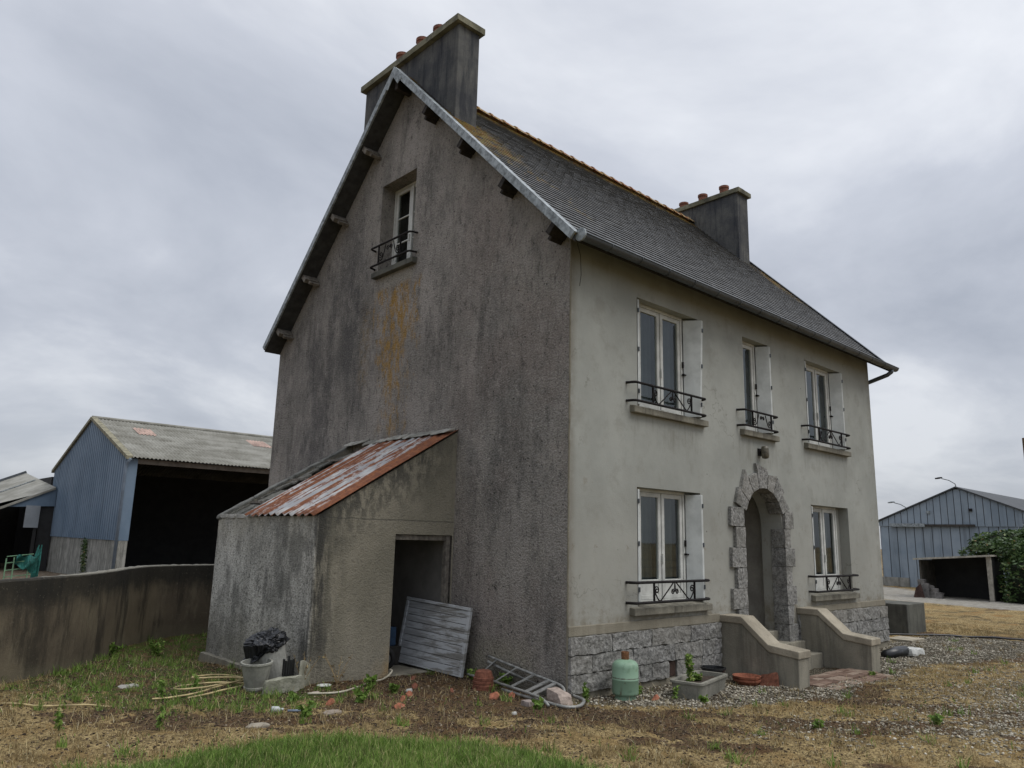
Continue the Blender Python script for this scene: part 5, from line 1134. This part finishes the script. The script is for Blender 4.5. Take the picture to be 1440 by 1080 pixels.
bk = catmull([(-.10, 1.28, .27), (.0, .9, .16), (.02, .4, .10), (.05, .1, .07), (.05, -.10, .05), (-.02, -.28, .05), (-.20, -.40, .04), (-.34, -.40, .035), (-.40, -.28, .035), (-.37, .2, .035), (-.33, .75, .04)], 6)
MB().tube([tuple(p) for p in bk], .019, 8).build('rear_frame', M_alu, ld, smooth=True)
m = MB(); rock(m, [(-.30, -.20, .0), (-.22, .12, .0), (-.06, .10, .0), (-.12, -.22, .0), (-.28, -.14, .12), (-.22, .12, .14), (-.08, .08, .15), (-.12, -.18, .11)], (5, 5, 4), .012, 10, .4)
setp(m.build('stone_chunk', simple('broken cement block', (.33, .27, .23), .9, .25, 14, .006), None, loc=(-.18, -.05, 0)), 'pinkish grey broken block lying inside the ladder frame', 'stone block')
m = MB(); rock(m, hexc(-.62, -.50, -.02, .12, -.01, .06), (4, 4, 3), .012, 10, .4, seed=3)
setp(m.build('brick_piece', simple('grey brick piece', (.25, .21, .19), .9, .25, 14, .006), None, loc=(-.56, .05, 0)), 'small grey brick fragment in front of the ladder', 'brick')
# nested pots
pt = thing('pot_stack', 'stack of upturned terracotta pots at the left end of the ladder', 'flower pots', gp(-.47, .93))
bz_ = gz(-.47, .93) - .01
for k in range(4):
    z0 = bz_ + k * .040; r = .135 - .004 * k
    m = MB(); m.lathe([(r * .93, z0), (r, z0 + .004), (r, z0 + .032), (r * .92, z0 + .036), (r * .80, z0 + .06 if k < 3 else z0 + .10), (r * .55 if k == 3 else r * .7, z0 + .065 if k < 3 else z0 + .115), (.0 if k == 3 else .05, z0 + .066 if k < 3 else z0 + .12)], (-.47 + .006 * math.sin(k * 3), .93, 0), 26, m=Matrix.Rotation(.05 * math.sin(k * 2), 3, 'X')); m.build('pot', M_terrad, pt, smooth=False)
def shard(name, x, y, s_, lab, rot=0, z=0.0, mat=M_terra):
    m = MB(); n = 7; s_ *= .8; base = []; rr = [s_ * random.uniform(.6, 1.1) for _ in range(5)]; zz = gz(x, y) + z
    top = [(x + rr[k] * math.cos(2 * PI * k / 5 + rot), y + rr[k] * .7 * math.sin(2 * PI * k / 5 + rot), zz + .02 + .03 * math.cos(2 * PI * k / 5)) for k in range(5)]
    cen = (x, y, zz + .055); bot = [(a, b, c - .014) for a, b, c in top]; cb = (x, y, zz + .038)
    m.add(top + bot + [cen, cb], [(k, (k + 1) % 5, 10) for k in range(5)] + [((k + 1) % 5 + 5, k + 5, 11) for k in range(5)] + [(k, k + 5, (k + 1) % 5 + 5, (k + 1) % 5) for k in range(5)])
    return setp(m.build(name, mat, None, loc=(x, y, zz)), lab, 'terracotta shard', 'terracotta shards on the ground')
random.seed(21)
shard('terracotta_shard', -.70, .46, .12, 'large curved orange shard right of the pot stack', .6, .02)
shard('terracotta_shard', -.42, .47, .07, 'small terracotta piece under the ladder rail beside the large shard', 1)
shard('terracotta_shard', -2.39, 1.19, .085, 'flat orange shard alone on the weeds in front of the lean-to corner', .3)
shard('terracotta_shard', -1.92, .60, .10, 'longest orange shard lying nearest the lawn', 1.2)
shard('terracotta_shard', -1.70, .86, .065, 'orange shard just behind the longest one', .2)
shard('terracotta_shard', -1.45, 1.06, .07, 'orange shard in the weeds in the middle of the trail to the doorway', 1.9)
shard('terracotta_shard', -1.10, 1.45, .06, 'reddish shard close in front of the doorway', .9, mat=M_terrad)
shard('terracotta_shard', -.82, 1.90, .09, 'broad worn red shard at the doorway threshold', .1, -.02, mat=M_terrad)
shard('terracotta_shard', .95, -.55, .075, 'orange shard on the gravel between gas bottle and planter', .4)
shard('terracotta_shard', -.9, .98, .055, 'small worn red shard between doorway and pot stack', 2, mat=M_terrad)
# gas bottle
gb = thing('gas_bottle', 'pale green gas bottle with a rusty valve collar against the granite base', 'gas bottle', gp(.66, -.33))
gz0 = gz(.66, -.33); M_gb = Mt('pale green enamel', .45, .4)
c = M_gb.mix(M_gb.rng(M_gb.noise(6, 5, .7), .56, .66), (.215, .335, .235), (.16, .26, .175)); zz_ = M_gb.math('ABSOLUTE', M_gb.math('SUBTRACT', M_gb.Z, gz0 + .245))
c = M_gb.mix(M_gb.mul(M_gb.rng(M_gb.math('ADD', zz_, M_gb.mul(M_gb.noise(22, 4), .022)), .022, .010), .9), c, (.045, .03, .02))
c = M_gb.mix(M_gb.mul(M_gb.rng(M_gb.Z, gz0 + .25, gz0 + .05), M_gb.rng(M_gb.noise(1, 5, .7, M_gb.vec(30, 30, 4)), .55, .68)), c, (.10, .055, .03))
c = M_gb.mix(M_gb.rng(M_gb.noise(9, 5, .8), .62, .66, 0, .7), c, (.12, .10, .06)); M_gb.col(c); M_gb = M_gb.m
prof = [(0, .06), (.10, .055), (.148, .075), (.156, .10), (.156, .238), (.1575, .24), (.1575, .25), (.156, .252), (.156, .38), (.150, .415), (.125, .445), (.08, .462), (.04, .468), (0, .468)]
MB().lathe([(r, z + gz0 - .02) for r, z in prof], (.66, -.33, 0), 36).build('cylinder_body', M_gb, gb, smooth=True)
MB().lathe([(.125, gz0 - .03), (.13, gz0 + .01), (.122, gz0 + .012), (.118, gz0 + .06)], (.66, -.33, 0), 30).build('foot_ring', M_gb, gb)
m = MB(); m.lathe([(.045, 0), (.047, .085), (.038, .09), (.034, .01)], (.66, -.33, gz0 + .445), 14); m.lathe([(0, .0), (.022, 0), (.022, .06), (0, .06)], (.66, -.33, gz0 + .45), 10); m.build('valve_collar', simple('rust', (.16, .075, .035), .9, .4, 25), gb)
# planter trough
pc = thing('planter_trough', 'grey concrete planter trough with soil and a leafy weed near the front steps', 'planter', (1.6, -.75, -.05))
c0 = Vector((1.36, -.92, 0)); ex_ = Vector((2.26, -.72, 0)) - c0; ey_ = Vector((1.50, -.53, 0)) - c0
ex_.normalize(); ey_ = Vector((-ex_.y, ex_.x, 0)); LX, LY = .92, .40; zb0, zt0 = -.07, .175
def tr(u, v, z, fl=0): return tuple(c0 + ex_ * u + ey_ * v + Vector((0, 0, z)))
def rr_(x0, x1, y0, y1, r, n=5):
    p = []
    for (cx, cy, a0) in ((x1 - r, y1 - r, 0), (x0 + r, y1 - r, PI / 2), (x0 + r, y0 + r, PI), (x1 - r, y0 + r, 1.5 * PI)):
        for k in range(n + 1): a = a0 + PI / 2 * k / n; p.append((cx + r * math.cos(a), cy + r * math.sin(a)))
    return p
rings = [(.03, zb0, .05), (-.0, zt0 - .03, .06), (-.018, zt0 - .025, .07), (-.018, zt0, .07), (.03, zt0, .04), (.04, zt0 - .06, .04)]
m = MB(); npt = 24
for ins, z, r in rings:
    for (u, v) in rr_(ins, LX - ins, ins, LY - ins, r): m.v.append(tr(u, v, z)); m.t.append(0)
for i in range(len(rings) - 1):
    for k in range(npt): m.f.append((i * npt + k, i * npt + (k + 1) % npt, (i + 1) * npt + (k + 1) % npt, (i + 1) * npt + k))
m.f.append(tuple(range(npt)))
m.build('trough', mat_concrete('planter concrete', (.19, .185, .155), (.27, .26, .22), (.08, .078, .065), .45), pc)
m = MB(); nn = 12
for i in range(nn):
    for j in range(nn // 2): u = .05 + (LX - .10) * i / (nn - 1); v = .05 + (LY - .10) * j / (nn // 2 - 1); m.v.append(tr(u, v, zt0 - .05 + .022 * mnoise.noise(Vector((u * 9, v * 9, 0))))); m.t.append(0)
h_ = nn // 2; m.f = [(i * h_ + j, i * h_ + j + 1, (i + 1) * h_ + j + 1, (i + 1) * h_ + j) for i in range(nn - 1) for j in range(h_ - 1)]
m.build('soil', simple('potting soil', (.05, .037, .027), .95, .4, 30, .02), pc)
# plants
M_stem = simple('green stem', (.07, .10, .035), .7, .3, 20)
M_strw = simple('straw stem', (.28, .20, .10), .8, .3, 20)
def weed(x, y, h, lab, style='spire', group='weeds growing round the house', z=None, n=4, dry=False):
    z = gz(x, y) - .005 if z is None else z
    t = thing('weed', lab, 'weed', (x, y, z), group)
    m = MB(); P_ = []
    for k in range(n):
        a = random.uniform(0, 2 * PI); hh = h * random.uniform(.6, 1); sp = (.10 if style == 'spire' else .45) * h; q = [(x + math.cos(a) * sp * f_ ** 1.4, y + math.sin(a) * sp * f_ ** 1.4, z + hh * f_) for f_ in (0, .35, .7, 1)]
        m.tube(q, [.004, .0035, .003, .0015], 5)
        cnt = int(26 * hh / .25) if style == 'spire' else (14 if style == 'bush' else 5)
        for _ in range(cnt):
            f_ = random.random() ** .8; i = min(int(f_ * 3), 2); p = Vector(q[i]).lerp(Vector(q[i + 1]), f_ * 3 - i); r_ = .03 * (1.2 - f_ * .7)
            P_.append((p.x + random.uniform(-r_, r_), p.y + random.uniform(-r_, r_), p.z + random.uniform(-.01, .015)))
    m.build('stem', M_strw if dry else M_stem, t)
    leaves('foliage', P_, (.03 if style == 'spire' else .036) * (.6 if dry else 1), M_dry if dry else M_lawn, t, flat=.8)
random.seed(33)
weed(1.56, -.62, .36, 'upright leafy green plant rooted in the left end of the planter', 'spire', z=.12, n=8)
weed(1.75, -.62, .10, 'low pale weed trailing in the middle of the planter', 'bush', z=.12, n=6)
weed(1.20, -.66, .16, 'thin upright weed in the gravel just left of the planter', 'spire', n=3)
weed(1.32, -.98, .10, 'low weed at the front corner foot of the planter', 'bush', n=5)
weed(.98, -.28, .10, 'bushy weed between gas bottle and air vent', 'bush', n=7)
weed(.05, -.25, .22, 'leafy weed growing inside the round end of the ladder frame', 'spire', n=6)
weed(-.60, -.12, .10, 'bright green low weed in front of the ladder', 'bush', n=8)
weed(-.12, .9, .16, 'dark weed growing through the ladder steps', 'bush', n=8)
weed(-.20, 1.45, .12, 'dark green weed in the corner behind the ladder by the panel', 'bush', n=8)
weed(-3.72, 2.35, .20, 'upright green weed beside the pale hose on the left', 'spire', n=4)
weed(-3.30, 2.52, .20, 'second upright green weed, close to the hose coil', 'spire', n=4)
weed(-4.85, 1.55, .18, 'leafy weed at the far left edge on the dry turf', 'spire', n=3)
weed(-4.15, 1.10, .20, 'tall spindly weed in the dry turf left of centre', 'spire', n=3)
weed(-2.75, 1.35, .12, 'spreading green weed in front of the buckets', 'bush', n=8)
weed(-2.10, 1.05, .18, 'bushy grey green weed in front of the lean-to corner', 'bush', n=9)
weed(-2.9, .75, .16, 'dark green clump where turf meets lawn', 'bush', n=8)
weed(-2.25, 2.08, .42, 'tall straggly weed against the lean-to corner right of the buckets', 'tall', n=6, dry=True)
weed(-1.85, 1.98, .38, 'dry brown stalks in front of the lean-to side wall', 'tall', n=6, dry=True)
weed(-1.6, 1.65, .14, 'green weed beside the pale pipe before the side wall', 'bush', n=8)
weed(-3.3, 5.5, .2, 'bright green weed at the foot of the yard wall', 'bush', n=9)
weed(-2.7, 5.6, .2, 'leafy weed clump in the corner between yard wall and lean-to', 'bush', n=10)
weed(-1.5, 1.3, .1, 'pale flowering weed halfway between doorway and lawn', 'bush', n=8)
weed(5.3, -1.3, .08, 'tiny weed at the foot of the right stair cheek', 'bush', n=6)
weed(2.5, -3.1, .12, 'yellow green tuft on the open gravel at the right', 'bush', n=7)
weed(1.2, -2.4, .09, 'light green weed on the dry turf right of centre', 'bush', n=6)
# black pot, saucers
t = thing('black_pot', 'black plastic plant pot behind the planter', 'plant pot', gp(2.62, -.28))
z = gz(2.62, -.28); MB().lathe([(0, z - .02), (.12, z - .02), (.155, z + .19), (.17, z + .19), (.17, z + .215), (.15, z + .215), (.13, z + .03), (0, z + .03)], (2.62, -.28, 0), 24).build('pot', M_black, t)
t = thing('saucer_stack', 'terracotta dish and broken pot against the left stair cheek', 'terracotta dish', gp(3.03, -.55))
z = gz(3.03, -.55)
for k in range(2): MB().lathe([(0, z + .0 + .04 * k), (.13, z + .04 * k), (.185, z + .05 + .04 * k), (.19, z + .075 + .04 * k), (.175, z + .075 + .04 * k), (.12, z + .015 + .04 * k), (0, z + .015 + .04 * k)], (3.0, -.56, 0), 26).build('saucer', M_terra, t)
m = MB(); rock(m, [(3.08, -.95, z - .02), (3.2, -.95, z - .02), (3.2, -.62, z - .02), (3.05, -.62, z - .02), (3.16, -.93, z + .16), (3.2, -.93, z + .20), (3.2, -.66, z + .12), (3.15, -.66, z + .10)], (4, 6, 4), .02, 8, 0)
setp(m.build('broken_pot', M_terrad, None, loc=(3.15, -.8, z)), 'dark red broken pot piece leaning on the stair cheek', 'broken pot')
# brick landing between the cheeks
m = MB(); random.seed(2)
for i in range(9):
    for j in range(6):
        a = 3.62 + i * .218; b = -1.50 + j * .112 + (i % 2) * .01; 
        if a + .2 > 5.62: continue
        zq = -.035 - .02 * (b < -1.3) + random.uniform(-.006, .006); m.box(a, a + .208, b, b + .103, zq - .08, zq, t=random.random())
setp(m.build('brick_paving', mat_tint('worn paving brick', [(0, (.12, .075, .055)), (.5, (.20, .135, .10)), (1, (.27, .21, .16))], .9, 12, .006), None, bevel=.006, loc=(4.6, -1.2, -.05)), 'small patch of worn red brown paving bricks between the stair cheeks', 'paving')
# bag and pipe past the right cheek
m = MB(); m.tube([(7.55, -.62, -.04), (7.95, -.66, -.02), (8.25, -.70, -.01)], [.085, .10, .09], 10); setp(m.build('rubber_hose_end', M_black, None, smooth=True, loc=(7.9, -.66, -.06)), 'short thick black pipe lying on the gravel behind the right stair cheek', 'pipe')
m = MB(); rock(m, hexc(8.2, 8.75, -.85, -.6, -.1, .02), (6, 4, 3), .03, 5, 0); setp(m.build('plastic_bag', M_white, None, loc=(8.5, -.7, -.08)), 'crumpled white plastic bag at the end of the black pipe', 'bag')
m = MB(); hp = catmull([(11.3, 1.0, -.06), (11.9, .45, -.06), (12.5, -.1, -.07), (12.9, -.7, -.07), (13.1, -1.5, -.07)], 8); m.tube([(p.x, p.y, gz(p.x, p.y) + .02) for p in hp], .022, 7); setp(m.build('black_hose', M_black, None, smooth=True, loc=(12.5, 0, -.1)), 'thin black hose crossing the dry grass at the right', 'hose')
# buckets and trough by the lean-to
def tilt(ax, deg): return Matrix.Rotation(math.radians(deg), 3, ax)
M_buck = simple('dirty grey plastic', (.25, .25, .215), .8, .25, 9, .004)
M_buckl = simple('pale grey plastic', (.31, .31, .28), .75, .2, 9, .004)
zb_ = gz(-2.72, 2.25)
t = thing('tall_bucket', 'pale grey tall tub leaning behind the others, black bag spilling from its mouth', 'bucket', (-2.50, 2.42, zb_))
Rt = Matrix.Rotation(math.radians(17), 3, Vector((0, 0, 1)).cross(Vector((-.85, .35, 0))))
MB().lathe([(0, 0), (.145, 0), (.15, .03), (.20, .52), (.212, .525), (.212, .54), (.195, .54), (.14, .03), (0, .03)], (-2.42, 2.36, zb_ - .02), 28, m=Rt).build('tub', M_buckl, t, smooth=False)
t = thing('feed_bucket', 'dirty grey bucket standing in front of the tall tub', 'bucket', (-2.74, 2.22, zb_))
Rt2 = tilt('Y', -3) @ tilt('X', 3)
MB().lathe([(0, 0), (.115, 0), (.118, .035), (.13, .04), (.13, .06), (.12, .065), (.165, .30), (.178, .305), (.178, .325), (.155, .325), (.11, .03), (0, .03)], (-2.745, 2.22, zb_ - .01), 28, m=Rt2).build('bucket_shell', M_buck, t)
bm = bmesh.new(); bmesh.ops.create_icosphere(bm, subdivisions=5, radius=1)
m = MB(); vv = []
for v in bm.verts:
    p = v.co; k = mnoise.noise(p * 2.2) * .30 + abs(mnoise.noise(p * 5.1)) * .28 + abs(mnoise.noise(p * 11)) * .10; q = Vector((p.x * .225, p.y * .215, p.z * .12)) * (1 + k * .8)
    if p.x < -.4 and p.z < .2: q.z -= .22 * (-.4 - p.x)
    vv.append(Vector((-2.575, 2.40, zb_ + .485)) + tilt('Y', -14) @ q)
m.add(vv, [[v.index for v in f.verts] for f in bm.faces]); bm.free()
setp(m.build('bin_bag', simple('black bag film', (.008, .009, .011), .38, .3, 10, 0, 0, .4), None, smooth=False, loc=(-2.64, 2.3, zb_ + .4)), 'crumpled black plastic bag stuffed in the mouth of the buckets', 'plastic bag')
t = thing('stone_trough', 'broken mossy concrete trough with raised end right of the buckets', 'trough', (-2.5, 2.02, zb_))
M_tro = mat_concrete('mossy trough', (.22, .22, .165), (.33, .325, .265), (.10, .105, .06), .5, False)
m = MB(); z = gz(-2.5, 2.0) - .03
c_ = [(-2.80, 1.93, z), (-2.36, 1.92, z + .03), (-2.31, 2.03, z + .03), (-2.76, 2.05, z), (-2.78, 1.90, z + .17), (-2.34, 1.90, z + .20), (-2.30, 2.0, z + .20), (-2.75, 2.02, z + .17)]
rock(m, c_, (12, 4, 6), .012, 8, .3); o = m.build('front_slab', M_tro, t)
m = MB(); rock(m, [(-2.37, 1.96, z + .02), (-2.33, 1.96, z + .02), (-2.12, 2.14, z + .02), (-2.16, 2.17, z + .02), (-2.36, 1.95, z + .36), (-2.33, 1.95, z + .36), (-2.13, 2.13, z + .28), (-2.17, 2.16, z + .28)], (3, 6, 6), .008, 8, .3); m.build('end_slab', M_tro, t)
m = MB()
for k in range(5): a = k * .03; m.box(-2.50 + a, -2.485 + a, 2.07, 2.10, z + .12, z + .36 + .03 * math.sin(k * 4))
setp(m.build('slatted_crate', M_black, None, loc=(-2.45, 2.08, z + .12)), 'piece of black slatted plastic stuck between tub and trough', 'crate piece')
# hoses
M_hose = simple('yellowed hose', (.40, .32, .165), .6, .45, 6)
def hose(pts, r, lab, name='garden_hose', mat=M_hose, up=.012, cl=False):
    p = catmull(pts, 10); setp(MB().tube([(q.x, q.y, gz(q.x, q.y) + r + up + (q.z if len(q) > 2 else 0)) for q in p], r, 8).build(name, mat, None, smooth=True, loc=(p[0].x, p[0].y, gz(p[0].x, p[0].y))), lab, 'hose')
hose([(-6.2, 3.4, 0), (-5.08, 2.80, 0), (-4.77, 2.56, .0), (-4.43, 2.40, 0), (-4.2, 2.34, -.02)], .009, 'thin straight yellowed hose lying at the left edge')
coil = [(-3.82, 2.32, 0), (-3.4, 2.36, .0), (-3.05, 2.5, .01), (-2.75, 2.70, .02), (-2.62, 2.95, .03), (-2.8, 3.2, .04), (-3.05, 3.18, .05), (-3.15, 2.98, .06), (-2.95, 2.82, .06), (-2.7, 2.75, .05), (-2.75, 2.52, .05), (-3.1, 2.42, .04), (-3.42, 2.50, .03), (-3.48, 2.68, .02), (-3.30, 2.78, .02), (-3.0, 2.62, .03), (-2.75, 2.42, .02), (-3.1, 2.28, .01), (-3.5, 2.2, 0)]
hose(coil, .0095, 'pale yellowed hose coiled loosely left of the buckets')
hose([(-2.42, 1.62, 0), (-2.1, 1.52, 0), (-1.8, 1.64, 0), (-1.36, 1.88, .01), (-1.12, 2.02, .02), (-1.0, 2.09, .06), (-.98, 2.16, .07)], .011, 'pale plastic pipe running along the side wall to the doorway', 'plastic_pipe', simple('dirty white pipe', (.42, .39, .31), .6, .2, 9))
# small litter
def disc(x, y, r, lab, name, mat, cat): z = gz(x, y); setp(MB().lathe([(0, z + .018), (r * .5, z + .014), (r * .6, z + .03), (r, z + .034), (r * .97, z + .024), (r * .4, z + .004), (0, z + .004)], (x, y, 0), 24).build(name, mat, None, smooth=True, loc=(x, y, z)), lab, cat)
disc(-2.05, 1.93, .085, 'small white saucer on the ground by the lean-to corner', 'saucer', M_white, 'saucer')
z = gz(-3.0, 1.05); m = MB(); m.tube([(-3.10, 1.08, z + .04), (-3.04, 1.06, z + .035), (-3.02, 1.055, z + .035)], [.030, .030, .018], 12); m.tube([(-3.02, 1.055, z + .034), (-2.99, 1.05, z + .033)], .013, 10)
setp(m.build('plastic_bottle', M_pvc, None, smooth=True, loc=(-3.05, 1.06, z)), 'small white plastic bottle lying on the turf in front of the buckets', 'bottle')
setp(MB().tube([(-2.97, 1.0, z + .025), (-2.82, .93, z + .02)], .012, 8).build('grey_tube', simple('blue grey plastic', (.16, .2, .26), .5, .2, 8), None, smooth=True, loc=(-2.9, .96, z)), 'short blue grey tube beside the white bottle', 'tube')
for (x, y, s_, lab, rgb) in ((-3.80, 3.17, .10, 'pale flat stone among weeds near the yard wall', (.33, .32, .29)), (-3.45, .62, .10, 'flat grey stone sunk in the dry turf left of the lawn', (.27, .24, .19)), (-2.6, .78, .09, 'flat brown stone at the lawn edge', (.25, .21, .17)), (-1.02, -.2, .03, 'white pebble on the bare soil in front of the ladder', (.45, .45, .42)), (-1.35, 1.22, .04, 'small white stone among the weeds before the doorway', (.4, .4, .37)), (-2.3, 1.66, .045, 'pinkish round stone beside the pale pipe', (.38, .31, .27))):
    z = gz(x, y); m = MB(); rock(m, hexc(x - s_, x + s_, y - s_ * .6, y + s_ * .6, z - .02, z + .03), (5, 5, 3), .012, 9, .2, rnd=.6, seed=x); setp(m.build('stone', simple('stone %g' % x, rgb, .9, .2, 14, .005), None, loc=(x, y, z)), lab, 'stone')
# wheel just inside the lean-to
t = thing('small_wheel', 'small dark cart wheel standing just inside the lean-to doorway', 'wheel', (-.75, 2.62, .05))
Rw = Matrix.Rotation(math.radians(90), 3, 'Y') @ Matrix.Rotation(0, 3, 'X'); Rw = Matrix.Rotation(math.radians(-50), 3, 'Z') @ Matrix.Rotation(math.radians(90), 3, 'X')
MB().tube([tuple(Vector((-.76, 2.62, .195)) + Rw @ Vector((.115 * math.cos(a), .115 * math.sin(a), 0))) for a in np.linspace(0, 2 * PI, 25)[:-1]], .035, 10, closed=True).build('tyre', M_rubber, t, smooth=True)
MB().lathe([(0, -.02), (.09, -.015), (.09, .015), (0, .02)], (-.76, 2.62, .195), 20, m=Rw).build('rim', simple('grey rim', (.2, .2, .19), .6, .2, 9), t)
setp(MB().box(-.55, -.40, 2.9, 3.0, .30, .55).build('blue_can', simple('dark blue tin', (.03, .06, .11), .5, .3, 9), None, bevel=.01, loc=(-.47, 2.95, .3)), 'dark blue tin on a box in the shadow behind the wheel', 'tin')
setp(MB().box(-.62, -.33, 2.85, 3.1, .046, .298).build('dark_box', simple('dark box', (.03, .028, .025), .8, .3, 9), None, bevel=.01, loc=(-.47, 2.95, .05)), 'dark wooden box holding the blue tin inside the lean-to', 'box')
